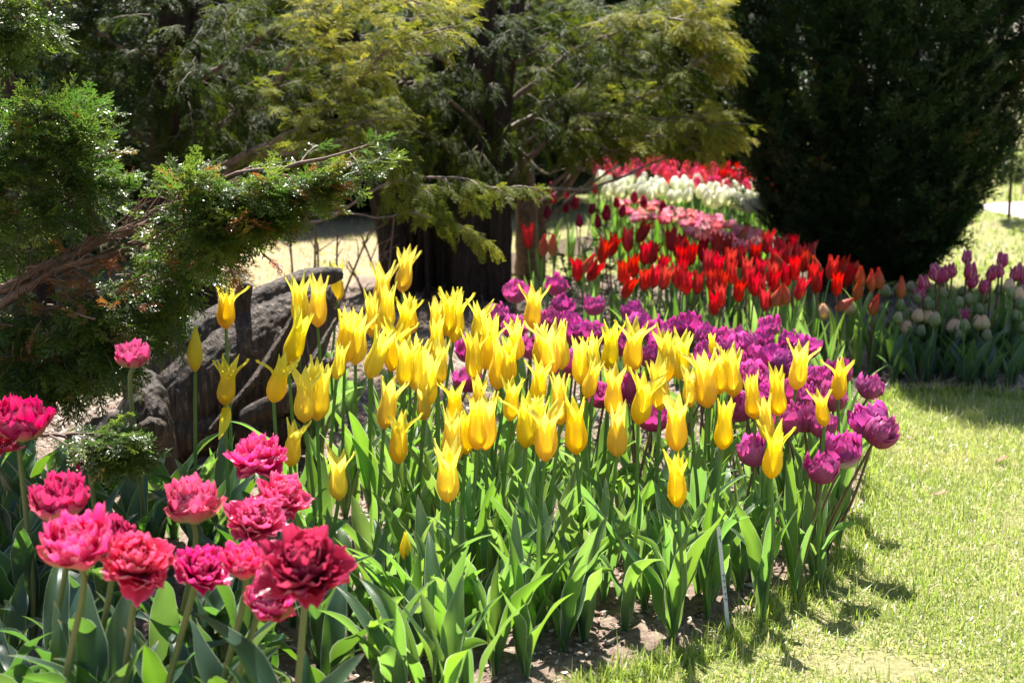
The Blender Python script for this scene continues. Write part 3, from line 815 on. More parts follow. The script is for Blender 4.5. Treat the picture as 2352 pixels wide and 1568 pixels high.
label_rows(W, 'white tulip', 'white tulips in the far bed', ['farthest white row', 'second farthest white row', 'third farthest white row', 'third nearest white row', 'second nearest white row', 'nearest white row'])
HP = band('p', 'pink_tulip', B['hotpink'], 62, [(1360, 375), (1470, 372), (1600, 398), (1700, 408), (1770, 428), (1770, 455), (1690, 448), (1560, 432), (1450, 415), (1365, 425)], 0.085, (0.40, 0.44), LF['far'], 2)
label_rows(HP, 'rose pink tulip', 'rose pink tulips behind the white ones', ['farthest rose row', 'second farthest rose row', 'third farthest rose row', 'third nearest rose row', 'second nearest rose row', 'nearest rose row'])
FR = band('r', 'red_tulip', B['red'], 20, [(1600, 395), (1680, 398), (1760, 410), (1790, 420), (1790, 450), (1740, 445), (1680, 425), (1610, 415)], 0.085, (0.42, 0.45), LF['far'], 3)
label_rows(FR, 'blurred far red tulip', 'far red tulips', ['upper far red row', 'lower far red row'])
MR = band('m', 'maroon_tulip', B['maroon'], 17, [(1235, 440), (1300, 430), (1400, 440), (1500, 470), (1600, 500), (1590, 515), (1480, 500), (1420, 520), (1330, 530), (1240, 520)], 0.07, (0.36, 0.42), LF['far'], 4, mind=20)
label_rows(MR, 'dark maroon tulip', 'dark maroon tulips', ['farthest maroon row', 'second maroon row', 'third maroon row', 'nearest maroon row'])
CO = band('c', 'coral_tulip', B['coral'], 50, [(1420, 470), (1500, 468), (1580, 500), (1640, 510), (1745, 545), (1750, 590), (1690, 580), (1600, 555), (1560, 525), (1440, 510)], 0.062, (0.34, 0.38), LF['far'], 5, mind=14)
label_rows(CO, 'coral pink double tulip', 'coral pink double tulips behind the reds', ['farthest coral row', 'second farthest coral row', 'third farthest coral row', 'third nearest coral row', 'second nearest coral row', 'nearest coral row'])
# right hand bed: green buds, peach buds, plum and white parrots
BU = band('b', 'green_bud_tulip', B['bud'], 46, [(2040, 660), (2130, 655), (2240, 650), (2380, 670), (2420, 790), (2250, 800), (2120, 800), (2030, 770), (2010, 700)], 0.050, (0.31, 0.36), LF['fardark'], 6, mind=26)
label_rows(BU, 'round green tulip bud', 'green budded tulips right of the reds', ['farthest bud row', 'second farthest bud row', 'third farthest bud row', 'third nearest bud row', 'second nearest bud row', 'nearest bud row'])
PC = []
for (x, y) in [(1545, 670), (1630, 680), (1660, 700), (1475, 750), (1770, 740), (1800, 750), (1830, 765), (1990, 725), (1950, 720), (2215, 535), (2150, 480), (1100, 620), (945, 650)]:
    PC.append(tulip('p', 'peach_tulip', B['peach'], M['stem'], cF(x, y), None, min(0.35, 1.2 - (cF(x, y)[1] - 130) * 5.55 / F), LF['fardark'], (2, 3), length=0.060, lscale=0.75))
label_rows(PC, 'pale peach tulip', 'peach tulips', ['upper peach row', 'lower peach row'])
PMS = []
for (x, y) in [(1870, 290), (1775, 380), (1700, 420), (1890, 400), (2030, 400), (2105, 315), (2180, 405), (2235, 400), (1670, 400), (1900, 450), (1975, 485), (1600, 470), (1740, 400), (2080, 380), (1560, 540), (1860, 690), (2290, 420), (2250, 470)]:
    PMS.append(tulip('p', 'plum_tulip', B['plum'], M['stem_red'], cF(x, y), None, min(0.42, 1.2 - (cF(x, y)[1] - 130) * 5.6 / F), LF['far'], (2, 2), length=0.064 * rp.uniform(0.85, 1.15)))
label_rows(PMS, 'fringed plum and white tulip', 'plum and white tulips before the right lawn', ['upper plum row', 'middle plum row', 'lower plum row'])
EXTRA = []      # leafy plants without a flower that fill the beds
def filler(n, poly, leaves, seed, label_rows_names, what, nl=(3, 4), ls=(0.7, 1.05), name='young_tulip', grp='flowerless tulip plants'):
    r = np.random.default_rng(seed); out = []; pts = []
    us = [p[0] for p in poly]; vs = [p[1] for p in poly]; tries = 0
    while len(out) < n and tries < 20000:
        tries += 1
        u = r.uniform(min(us), max(us)); v = r.uniform(min(vs), max(vs))
        if not inpoly(u, v, poly): continue
        g0 = PH(u, v, 0)
        if any((g0.x - a) ** 2 + (g0.y - b) ** 2 < 0.055 ** 2 for a, b in pts): continue
        pts.append((g0.x, g0.y))
        root = empty(name, g0, cat='plant')
        a = r.uniform(0, 6.28)
        for j in range(r.integers(nl[0], nl[1] + 1)):
            l = link('leaf', leaves[r.integers(len(leaves))], root)
            a += 2.2; l.rotation_euler = (r.normal() * 0.08, r.normal() * 0.08, a)
            kk = r.uniform(*ls); l.scale = (kk, kk, kk)
        root['_u'] = u; root['_v'] = v
        out.append(root)
    label_rows(out, what, grp, label_rows_names)
    return out
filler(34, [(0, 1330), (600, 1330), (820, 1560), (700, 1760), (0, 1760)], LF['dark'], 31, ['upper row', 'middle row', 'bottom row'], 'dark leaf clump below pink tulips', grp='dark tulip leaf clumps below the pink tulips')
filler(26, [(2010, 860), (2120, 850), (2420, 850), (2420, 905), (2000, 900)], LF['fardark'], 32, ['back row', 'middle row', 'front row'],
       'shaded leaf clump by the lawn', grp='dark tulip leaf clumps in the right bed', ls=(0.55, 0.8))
filler(60, [(760, 900), (1150, 860), (1500, 900), (1880, 960), (1960, 1180), (1840, 1320), (1500, 1440), (1250, 1530), (1000, 1560), (800, 1500), (700, 1150)], LF['wide'], 35, ['farthest row', 'second row', 'third row', 'fourth row', 'nearest row'], 'green leaf clump under the yellow tulips', nl=(3, 4), grp='leaf clumps among the yellow tulips')
filler(36, [(800, 1440), (1100, 1450), (1500, 1380), (1680, 1370), (1600, 1440), (1400, 1490), (1240, 1550), (1100, 1660), (820, 1720)], LF['wide'], 36, ['back row', 'middle row', 'front row'], 'broad leaf clump on the open soil', nl=(3, 5), ls=(0.75, 1.1), grp='leaf clumps at the bed front')
filler(24, [(-60, 1120), (100, 1150), (240, 1210), (500, 1230), (540, 1330), (300, 1350), (-60, 1340)], LF['dark'], 37, ['far row', 'middle row', 'near row'], 'dark leaf clump filling the stump shade', ls=(0.8, 1.1), grp='dark leaf clumps left of the stump')  # dark leaves, some added to stand in for the stump's shade
filler(20, [(1500, 900), (1960, 890), (1990, 1000), (1960, 1200), (1700, 1150)], LF['mid'], 33, ['rear row', 'middle row', 'front row'], 'leaf clump at the bed corner', grp='green tulip leaf clumps at the bed corner')

# ------------------------------------------------------------------ ground
def pxpoly(pts):
    return [tuple(PH(u, v, 0).xy) for u, v in pts]
edge_px = [(1230, 1720), (1330, 1590), (1480, 1545), (1640, 1500), (1760, 1400), (1880, 1345), (1950, 1270), (1985, 1180), (1995, 1080), (1985, 985), (1985, 925), (2060, 908), (2200, 905), (2352, 915), (2600, 940)]
bed = pxpoly(edge_px) + pxpoly([(2600, 740), (2352, 725), (2180, 712), (2000, 660), (1700, 640), (1300, 640), (1170, 665), (1060, 640), (820, 640), (760, 700), (420, 720), (-300, 760)]) + [(-2.6, 1.8), (0.1, 1.6)]
rearbed = pxpoly([(1150, 650), (1120, 600), (1230, 560), (1330, 545), (1400, 520), (1850, 530), (2000, 560), (2000, 660), (1750, 655), (1600, 640), (1480, 600), (1300, 590)])

def mask_poly(X, Y, poly):
    c = np.zeros(X.shape, bool); j = len(poly) - 1
    for i in range(len(poly)):
        xi, yi = poly[i]; xj, yj = poly[j]
        if yi != yj:
            c ^= ((yi > Y) != (yj > Y)) & (X < (xj - xi) * (Y - yi) / (yj - yi) + xi)
        j = i
    return c

def ground_mat():
    m, nt, out = new_mat('lawn_soil')
    n1 = noise_tex(nt, 1.1, 6, rough=0.6); n2 = noise_tex(nt, 60, 5, rough=0.7)
    a = ramp(nt, n2, [(0.3, (0.20, 0.16, 0.09)), (0.5, (0.36, 0.28, 0.18)), (0.7, (0.50, 0.38, 0.27))])
    b = ramp(nt, n2, [(0.3, (0.13, 0.14, 0.04)), (0.5, (0.24, 0.25, 0.09)), (0.7, (0.42, 0.36, 0.20))])
    sep = node(nt, 'ShaderNodeSeparateXYZ'); tc = node(nt, 'ShaderNodeTexCoord'); nt.links.new(tc.outputs['Object'], sep.inputs[0])
    # the old lawn on the left behind the trees is dry and tan, the lawn on the right is green
    side = ramp(nt, math_n(nt, 'MULTIPLY_ADD', sep.outputs[0], 0.5, 0.55), [(0.2, (0, 0, 0)), (0.75, (1, 1, 1))])
    k = math_n(nt, 'MULTIPLY', ramp(nt, n1, [(0.25, (0.4, 0.4, 0.4)), (0.6, (1, 1, 1))]), side)
    c = mixc(nt, k, a, b)
    p = node(nt, 'ShaderNodeBsdfPrincipled'); nt.links.new(c, p.inputs['Base Color']); p.inputs['Roughness'].default_value = 0.9
    p.inputs['Specular IOR Level'].default_value = 0.2
    bp = node(nt, 'ShaderNodeBump'); bp.inputs['Strength'].default_value = 0.8; bp.inputs['Distance'].default_value = 0.02
    nt.links.new(n2, bp.inputs['Height']); nt.links.new(bp.outputs[0], p.inputs['Normal'])
    nt.links.new(p.outputs[0], out.inputs[0])
    return m
me = mesh_np('ground', [(-200, -60, 0), (200, -60, 0), (200, 400, 0), (-200, 400, 0)], [(0, 1, 2, 3)], False)
tag(link('ground', me, None, ground_mat()), kind='structure')

def hnoise(x, y, s):
    return mnoise.noise(Vector((x * s, y * s, 3.1)))
def soil_sheet(name, poly, step, amp, mat):
    xs = [p[0] for p in poly]; ys = [p[1] for p in poly]
    gx = np.arange(max(min(xs), -3.5), min(max(xs), 3.5), step); gy = np.arange(max(min(ys), 2.2), max(ys), step)
    X, Y = np.meshgrid(gx, gy, indexing='ij')
    Mk = mask_poly(X, Y, poly)
    Z = np.zeros(X.shape)
    for i in range(X.shape[0]):
        for j in range(X.shape[1]):
            if Mk[i, j]:
                Z[i, j] = amp * (hnoise(X[i, j], Y[i, j], 6) * 0.9 + 0.55 * hnoise(X[i, j], Y[i, j], 28) + 0.45 * hnoise(X[i, j], Y[i, j], 70))
    Z = np.maximum(Z + 0.012, 0.004)
    idx = np.arange(X.size).reshape(X.shape)
    ok = Mk[:-1, :-1] & Mk[1:, :-1] & Mk[:-1, 1:] & Mk[1:, 1:]
    Q = np.stack([idx[:-1, :-1], idx[1:, :-1], idx[1:, 1:], idx[:-1, 1:]], -1)[ok]
    used = np.unique(Q); mp = np.full(X.size, -1); mp[used] = np.arange(len(used))
    V = np.stack([X.ravel(), Y.ravel(), Z.ravel()], -1)[used]
    me = mesh_np(name, V, mp[Q], True)
    return tag(link(name, me, None, mat), kind='structure')
m, nt, out = new_mat('bed_soil')
n1 = noise_tex(nt, 55, 6, rough=0.7); n2 = noise_tex(nt, 260, 3, rough=0.6); n3 = noise_tex(nt, 3, 3)
c = ramp(nt, n1, [(0.3, (0.06, 0.04, 0.028)), (0.46, (0.17, 0.12, 0.09)), (0.58, (0.28, 0.21, 0.16)), (0.75, (0.46, 0.37, 0.30))])
c = mixc(nt, math_n(nt, 'MULTIPLY', n2, 0.5), c, (0.14, 0.09, 0.06))
p = node(nt, 'ShaderNodeBsdfPrincipled'); nt.links.new(c, p.inputs['Base Color']); p.inputs['Roughness'].default_value = 0.85
b1 = node(nt, 'ShaderNodeBump'); b1.inputs['Strength'].default_value = 0.9; b1.inputs['Distance'].default_value = 0.006
nt.links.new(n2, b1.inputs['Height']); nt.links.new(b1.outputs[0], p.inputs['Normal']); nt.links.new(p.outputs[0], out.inputs[0])
soil_sheet('flower_bed_soil', bed, 0.018, 0.016, m)
m2 = simple_mat('rear_soil', [(0.3, (0.05, 0.035, 0.025)), (0.7, (0.14, 0.10, 0.07))], 40, 0.9, 0.2)
soil_sheet('rear_bed_soil', rearbed, 0.06, 0.01, m2)

def scatter(poly, n, rng, ylim):
    xs = [p[0] for p in poly]; out = []
    X = rng.uniform(max(min(xs), -2.5), min(max(xs), 2.6), n * 3); Y = rng.uniform(ylim[0], ylim[1], n * 3)
    k = mask_poly(X, Y, poly)
    return np.stack([X[k], Y[k]], -1)[:n]
rs = np.random.default_rng(9)
# mulch: chips, grit and dead stalks
def chips(pts, rng, size, zoff=0.012):
    n = len(pts)
    s = rng.gamma(2.2, size / 2.2, n)[:, None, None]
    base = np.array([[-1, -0.5, 0], [1, -0.6, 0.05], [0.8, 0.6, 0], [-0.9, 0.5, 0.05], [-0.7, -0.3, 0.45], [0.8, -0.4, 0.5], [0.6, 0.4, 0.5], [-0.6, 0.35, 0.4]])
    T = base[None] * s * (1 + 0.35 * rng.normal(size=(n, 8, 3)))
    T[..., 1] *= rng.uniform(0.4, 1.1, (n, 1)); T[..., 2] *= rng.uniform(0.5, 1.3, (n, 1))
    a = rng.uniform(0, 6.28, n); tl = rng.normal(size=n) * 0.3
    c, sn = np.cos(a)[:, None], np.sin(a)[:, None]
    z = T[..., 2] + T[..., 0] * np.sin(tl)[:, None]
    x = T[..., 0] * c - T[..., 1] * sn; y = T[..., 0] * sn + T[..., 1] * c
    V = np.stack([x + pts[:, :1], y + pts[:, 1:], z + zoff], -1).reshape(-1, 3)
    q = np.array([[0, 3, 2, 1], [4, 5, 6, 7], [0, 1, 5, 4], [1, 2, 6, 5], [2, 3, 7, 6], [3, 0, 4, 7]])
    Q = (q[None] + 8 * np.arange(n)[:, None, None]).reshape(-1, 4)
    return V, Q, np.repeat(rng.uniform(0, 1, n), 8)
pts = scatter(bed, 42000, rs, (2.5, 5.2))
V, Q, A = chips(pts, rs, 0.0038)
me = mesh_np('mulch', V, Q, False, None, {'tint': A})
M['mulch'] = tint_mat('mulch_chips', [(0.0, (0.06, 0.035, 0.02)), (0.25, (0.20, 0.12, 0.08)), (0.6, (0.42, 0.33, 0.26)), (0.9, (0.62, 0.54, 0.46)), (1.0, (0.30, 0.10, 0.06))], None, rough=0.75)
tag(link('mulch', me, None, M['mulch']), 'tan grit and bark chips covering the flower bed', 'mulch', kind='stuff')
# straw and dry needles behind the yellow tulips, under the trees
pts = scatter(bed, 9000, rs, (4.4, 7.6))
n = len(pts); a = rs.uniform(0, 6.28, n); L = rs.gamma(3, 0.02, n)
d = np.stack([np.cos(a), np.sin(a), rs.normal(size=n) * 0.25], -1) * L[:, None]
o = np.stack([-np.sin(a), np.cos(a), 0 * a], -1) * rs.uniform(0.0008, 0.002, n)[:, None]
p0 = np.concatenate([pts, rs.uniform(0.014, 0.035, n)[:, None]], 1)
V = np.stack([p0 - d - o, p0 - d + o, p0 + d + o, p0 + d - o], 1).reshape(-1, 3)
me = mesh_np('dry_litter', V, np.arange(4 * n).reshape(-1, 4), False, None, {'tint': np.repeat(rs.uniform(0, 1, n), 4)})
M['litter'] = tint_mat('litter', [(0.0, (0.10, 0.07, 0.05)), (0.5, (0.28, 0.22, 0.17)), (1.0, (0.55, 0.48, 0.42))], None, rough=0.6)
tag(link('dry_litter', me, None, M['litter']), 'dry grass stalks and needles lying under the trees', 'litter', kind='stuff')

_a, _b = PH(2255, 482, 0), PH(2352, 502, 0); _d = _b - _a
PATHV = [_a - _d * 0.3, _b + _d * 8, _b + _d * 8 + Vector((2, 5, 0)), PH(2420, 463, 0), PH(2290, 467, 0)]
PATHP = [(q.x, q.y) for q in PATHV]
# ---- lawn blades
def blades(pts, rng, Ls, Ws, lean=0.5, z0=0.0):
    n = len(pts)
    L = Ls * rng.gamma(6, 1 / 6, n); w = Ws * rng.uniform(0.6, 1.3, n)
    a = rng.uniform(0, 6.28, n); ln = np.abs(rng.normal(size=n)) * lean
    dx, dy = np.cos(a), np.sin(a)
    side = np.stack([-dy, dx, 0 * a], -1)
    p0 = np.concatenate([pts, np.full((n, 1), z0)], 1)
    def at(t):
        h = np.sin(ln * t + 1e-3) ; 
        return p0 + np.stack([dx * L * t * np.sin(ln * (0.4 + t)), dy * L * t * np.sin(ln * (0.4 + t)), L * t * np.cos(ln * (0.4 + t))], -1)
    p1, p2 = at(0.5), at(1.0)
    V = np.stack([p0 - side * w[:, None] / 2, p0 + side * w[:, None] / 2, p1 + side * w[:, None] * 0.42, p1 - side * w[:, None] * 0.42, p2 + side * 0.0002, p2 - side * 0.0002], 1)
    V = np.maximum(V, [-1e9, -1e9, 0.001]).reshape(-1, 3)
    q = np.array([[0, 1, 2, 3], [3, 2, 4, 5]])
    Q = (q[None] + 6 * np.arange(n)[:, None, None]).reshape(-1, 4)
    return V, Q, n
def lawn_pts(n, ylim, xlim, rng, soft=0.0, patch=True):
    X = rng.uniform(*xlim, n); Y = rng.uniform(*ylim, n)
    k = ~mask_poly(X + rng.normal(size=n) * soft, Y + rng.normal(size=n) * soft, bed) & ~mask_poly(X, Y, rearbed)
    k &= ~mask_poly(X, Y, PATHP)
    # stay inside the view plus a margin
    k &= (np.abs(X) < 0.42 * Y + 0.4)
    if patch:
        f = np.array([mnoise.noise(Vector((x * 2.3, y * 2.3, 9.0))) + 0.5 * mnoise.noise(Vector((x * 7, y * 7, 2.0))) for x, y in zip(X, Y)])
        k &= rng.uniform(-0.75, 0.15, n) < f + 0.12
    return np.stack([X[k], Y[k]], -1)
rgz = np.random.default_rng(4)
VV, QQ, AA, off = [], [], [], 0
for (n, yl, xl, L, w, lean, soft) in ((330000, (2.4, 5.3), (-0.1, 2.9), 0.017, 0.0026, 1.0, 0.02), (80000, (5.0, 8.5), (0.9, 4.0), 0.022, 0.0042, 0.9, 0.0),
                                     (16000, (2.5, 5.4), (0.0, 2.5), 0.032, 0.0034, 0.8, 0.03),
                                     (30000, (6.6, 12.0), (-3.6, 1.6), 0.022, 0.007, 0.8, 0.0), (45000, (8.5, 20.0), (1.5, 8.0), 0.03, 0.012, 0.6, 0.0)):
    pts = lawn_pts(n, yl, xl, rgz, soft)
    V, Q, m_ = blades(pts, rgz, L, w, lean)
    t = rgz.beta(2.0, 2.0, m_)
    pf = np.array([mnoise.noise(Vector((x * 1.7, y * 1.7, 5.0))) + 0.6 * mnoise.noise(Vector((x * 5, y * 5, 8.0))) for x, y in pts])
    t = np.clip(t + 0.55 * np.clip(pf - 0.05, 0, 1), 0, 1)
    dry = (pts[:, 0] < 0.9) & (pts[:, 1] > 6.4)
    t = np.where(dry, 0.55 + 0.45 * t, t * 0.8)
    t = np.where(pts[:, 1] > 5.4, np.where(dry, t, t * 0.7), t)
    t = np.where(rgz.random(m_) < np.where((pts[:, 1] > 5.4) & ~dry, 0.05, 0.2), rgz.uniform(0.85, 1, m_), t)
    VV.append(V); QQ.append(Q + off); AA.append(np.repeat(t, 6)); off += len(V)
# ragged fringe of longer grass over the bed edge
ew = np.array(bed[:len(edge_px)]); sg = rgz.integers(0, len(ew) - 1, 9000); tt_ = rgz.random(9000)[:, None]
pts = ew[sg] * (1 - tt_) + ew[sg + 1] * tt_ + rgz.normal(size=(9000, 2)) * 0.022 * np.array([1.0, 1.0])
V, Q, m_ = blades(pts, rgz, 0.034, 0.0032, 0.7)
VV.append(V); QQ.append(Q + off); AA.append(np.repeat(rgz.beta(2, 2.5, m_), 6)); off += len(V)
me = mesh_np('lawn_grass', np.concatenate(VV), np.concatenate(QQ), True, None, {'tint': np.concatenate(AA)})
M['grass'] = tint_mat('lawn_blade', [(0.0, (0.13, 0.20, 0.04)), (0.5, (0.30, 0.37, 0.10)), (0.8, (0.44, 0.45, 0.20)), (1.0, (0.66, 0.58, 0.44))],
                      [(0.0, (0.28, 0.46, 0.04)), (0.5, (0.50, 0.64, 0.09)), (0.8, (0.62, 0.64, 0.18)), (1.0, (0.7, 0.6, 0.4))], 0.45, 0.35, 0.5)
tag(link('lawn_grass', me, None, M['grass']), 'short sunlit lawn grass with dry straw patches', 'grass', kind='stuff')

# ------------------------------------------------------------------ foliage sprays
def spray(seed, n_lat, n_sub, w=0.02, droop=0.15, spread=0.5, bushy=0.0, curve=0.0):
    """a flat branchlet of scale leaves along +X, unit length; strips as quads"""
    r = np.random.default_rng(seed)
    V = []; Q = []; A = []
    def strip(p, q, w0, w1, tip):
        d = q - p; d = d / (np.linalg.norm(d) + 1e-9)
        nn = np.array([r.normal() * 0.35, r.normal() * 0.35, 1.0])
        sd = np.cross(nn, d); sd /= np.linalg.norm(sd) + 1e-9
        i = len(V)
        V.extend([p - sd * w0, p + sd * w0, q + sd * w1, q - sd * w1]); Q.append([i, i + 1, i + 2, i + 3]); A.extend([tip * 0.6, tip * 0.6, tip, tip])
    def ax(t):
        return np.array([t, curve * math.sin(2.5 * t), -droop * t * t])
    for i in range(4):
        strip(ax(i / 4), ax((i + 1) / 4), w * 0.8, w * 0.7, 0.1 + 0.1 * i)
    for i in range(n_lat):
        t = 0.06 + 0.92 * (i + 0.5) / n_lat
        sgn = 1 if i % 2 else -1
        ll = spread * (math.sin(math.pi * (0.18 + 0.72 * t)) ** 0.8) * r.uniform(0.75, 1.1) * (1.15 - 0.6 * t)
        ang = math.radians(r.uniform(32, 50))
        up = bushy * r.normal()
        d = np.array([math.cos(ang), sgn * math.sin(ang), up - droop * t]); d /= np.linalg.norm(d)
        p = ax(t)
        for k in range(2):
            a_, b_ = p + d * ll * k / 2 + np.array([0, 0, -droop * 0.3 * ll * (k / 2) ** 2]), p + d * ll * (k + 1) / 2 + np.array([0, 0, -droop * 0.3 * ll * ((k + 1) / 2) ** 2])
            strip(a_, b_, w * 0.75, w * (0.7 if k == 0 else 0.35), 0.3 + 0.3 * k)
        for j in range(n_sub):
            tt = 0.18 + 0.75 * (j + 0.5) / n_sub
            s2 = 1 if j % 2 else -1
            l2 = ll * 0.42 * (1.1 - 0.6 * tt) * r.uniform(0.7, 1.2)
            ca, sa = math.cos(s2 * 0.75), math.sin(s2 * 0.75)
            d2 = np.array([d[0] * ca - d[1] * sa, d[0] * sa + d[1] * ca, d[2] + bushy * r.normal() * 0.8 - droop * 0.4]); d2 /= np.linalg.norm(d2)
            q0 = p + d * ll * tt
            strip(q0, q0 + d2 * l2, w * 0.7, w * 0.4, 0.55 + 0.3 * t)
    return np.array(V), np.array(Q), np.array(A)

class Crown:
    def __init__(s, templates, seed):
        s.T = templates; s.r = np.random.default_rng(seed)
        s.pos = []; s.dir = []; s.up = []; s.sc = []; s.tint = []
        s.wood = Geo(); s.limbs = []
    def put(s, p, d, up, sc, tint):
        s.pos.append(p); s.dir.append(d); s.up.append(up); s.sc.append(sc); s.tint.append(tint)
    def twig(s, p, d, ln, spr, tint, n=6, rad=0.003, droop=0.25, fan=0.7, wood=True, vert=0.3):
        """a side twig carrying n sprays left and right and one at its tip"""
        r = s.r; p = np.array(p, float); d = nrm(np.array(d, float))
        pts = [p]; dd = d.copy()
        for i in range(5):
            dd = nrm(dd + np.array([r.normal() * 0.12, r.normal() * 0.12, -droop * 0.25 + r.normal() * 0.06]))
            pts.append(pts[-1] + dd * ln / 5)
        pts = np.array(pts)
        if wood: tube(s.wood, pts, np.linspace(rad, rad * 0.45, 6), 4)
        for i in range(n):
            t = 0.15 + 0.85 * (i + 0.5) / n
            q = pts[min(int(t * 5), 4)] * (1 - (t * 5) % 1) + pts[min(int(t * 5) + 1, 5)] * ((t * 5) % 1)
            T = nrm(pts[min(int(t * 5) + 1, 5)] - pts[min(int(t * 5), 4)])
            sd = nrm(np.cross(T, np.array([0, 0, 1.0]))) * (1 if i % 2 else -1)
            dr = nrm(T * 0.8 + sd * fan * r.uniform(0.5, 1.2) + np.array([0, 0, -droop * 0.5 + r.normal() * vert]))
            up = nrm(np.array([r.normal() * 0.45, r.normal() * 0.45, 1.0]))
            s.put(q, dr, up, spr * r.uniform(0.7, 1.2), float(np.clip(tint + r.normal() * 0.08, 0, 1)))
        s.put(pts[-1], dd, nrm(np.array([r.normal() * 0.4, r.normal() * 0.4, 1.0])), spr, tint)
        return pts
    def limb(s, pts, r0, r1, n, tl, spr, tint, start=0.25, droop=0.25, k=6, seg=24, up=0.0, wood=None, tiptint=0.15, rad=0.003, fan=0.7):
        r = s.r
        path = catmull([tuple(q) for q in pts], seg)
        path[1:-1] += r.normal(size=(seg - 2, 3)) * r0 * 0.25
        keep = s.wood; s.wood = Geo(); s.limbs.append(s.wood)
        tube(s.wood, path, np.linspace(r0, r1, seg), 7)
        for i in range(n):
            t = start + (1 - start) * (i + r.uniform(0, 1)) / n
            j = min(int(t * (seg - 1)), seg - 2)
            T = nrm(path[j + 1] - path[j])
            sd = nrm(np.cross(T, np.array([0, 0, 1.0]))) * (1 if r.random() < 0.5 else -1)
            d = nrm(T * 0.7 + sd * r.uniform(0.3, 1.0) + np.array([0, 0, r.normal() * 0.35 + up]))
            s.twig(path[j], d, tl * r.uniform(0.6, 1.2), spr, tint + tiptint * t, k, rad, droop, fan)
        s.twig(path[-2], nrm(path[-1] - path[-2]), tl * 0.8, spr, tint + tiptint, k, rad, droop, fan)
        s.wood = keep
        return path
    def foliage(s, name, parent, mat, tipgain=0.12, clear=None):
        pos, d, up = np.array(s.pos), nrm(np.array(s.dir)), np.array(s.up)
        sc = np.array(s.sc); ti = np.array(s.tint)
        if clear is not None:            # an opening in the crown, as wide as the view into the far bed
            q = pos - np.array([0, 0, CAM_H]); c_, s_ = math.cos(TH), math.sin(TH)
            dz = q[:, 1] * c_ - q[:, 2] * s_; uu = 1176 + F * q[:, 0] / dz; vv = 784 - F * (q[:, 1] * s_ + q[:, 2] * c_) / dz
            k_ = np.ones(len(pos), bool)
            for cl in (clear if isinstance(clear[0], list) else [clear]): k_ &= ~mask_poly(uu, vv, cl)
            pos, d, up, sc, ti = pos[k_], d[k_], up[k_], sc[k_], ti[k_]
        y = nrm(np.cross(up, d)); z = np.cross(d, y)
        Rm = np.stack([d, y, z], -1)          # columns
        ch = s.r.integers(0, len(s.T), len(pos))
        Vs, Qs, As = [], [], []; off = 0
        for k, (V, Q, A) in enumerate(s.T):
            i = np.where(ch == k)[0]
            if not len(i): continue
            W_ = np.einsum('nij,vj->nvi', Rm[i], V) * sc[i][:, None, None] + pos[i][:, None]
            Vs.append(W_.reshape(-1, 3))
            Qs.append((Q[None] + (np.arange(len(i)) * len(V))[:, None, None]).reshape(-1, 4) + off)
            As.append(np.clip(ti[i][:, None] + tipgain * (A[None] - 0.4), 0, 1).ravel())
            off += len(i) * len(V)
        V = np.concatenate(Vs) - np.array(parent.location if parent else (0, 0, 0))
        return link(name, mesh_np(name, V, np.concatenate(Qs), False, None, {'tint': np.concatenate(As)}), parent, mat)
    def branches(s, name, parent, mat):
        for nm, g in [('branch', x) for x in s.limbs] + [('twigs', s.wood)]:
            if not g.n: continue
            V = np.concatenate(g.V) - np.array(parent.location if parent else (0, 0, 0))
            o = link(nm, mesh_np(nm, V, np.concatenate(g.Q), True, np.concatenate(g.UV)), parent, mat)
            if nm == 'twigs': o['kind'] = 'stuff'

def part_tube(name, parent, pts, rads, mat, sides=14, seg=24, lump=0.05, rng=rs):
    path = catmull([tuple(q) for q in pts], seg); rad = np.interp(np.linspace(0, 1, seg), np.linspace(0, 1, len(rads)), rads)
    g = Geo(); tube(g, path - np.array(parent.location), rad, sides, lump=lump, rng=rng)
    return link(name, g.mesh(name), parent, mat)

FINE = [spray(s, 9, 5, 0.030, 0.12, 0.45, bushy=0.25, curve=0.05 * (s % 3 - 1)) for s in range(6)]
LACE = [spray(20 + s, 12, 3, 0.024, 0.35, 0.42, bushy=0.12, curve=0.08 * (s % 3 - 1)) for s in range(6)]
COARSE = [spray(40 + s, 8, 2, 0.035, 0.2, 0.5, bushy=0.3) for s in range(5)]

# ------------------------------------------------------------------ juniper reaching in from the left
jr = empty('juniper_shrub', (-2.3, 3.7, 0), 'large spreading green juniper whose sunlit branches reach in from the left picture edge', 'shrub')
J = Crown(FINE, 3)
YOFF = -0.06        # the juniper hangs this much nearer than the depths written below
def PP(u, v, y): return np.array(P(u, v, y + (YOFF if y < 4.0 else 0)))
trunk_top = np.array([-2.2, 3.75, 0.75])
part_tube('trunk', jr, [(-2.3, 3.7, 0), (-2.28, 3.72, 0.4), trunk_top], [0.09, 0.07, 0.06], M['bark'])
JW = Geo()
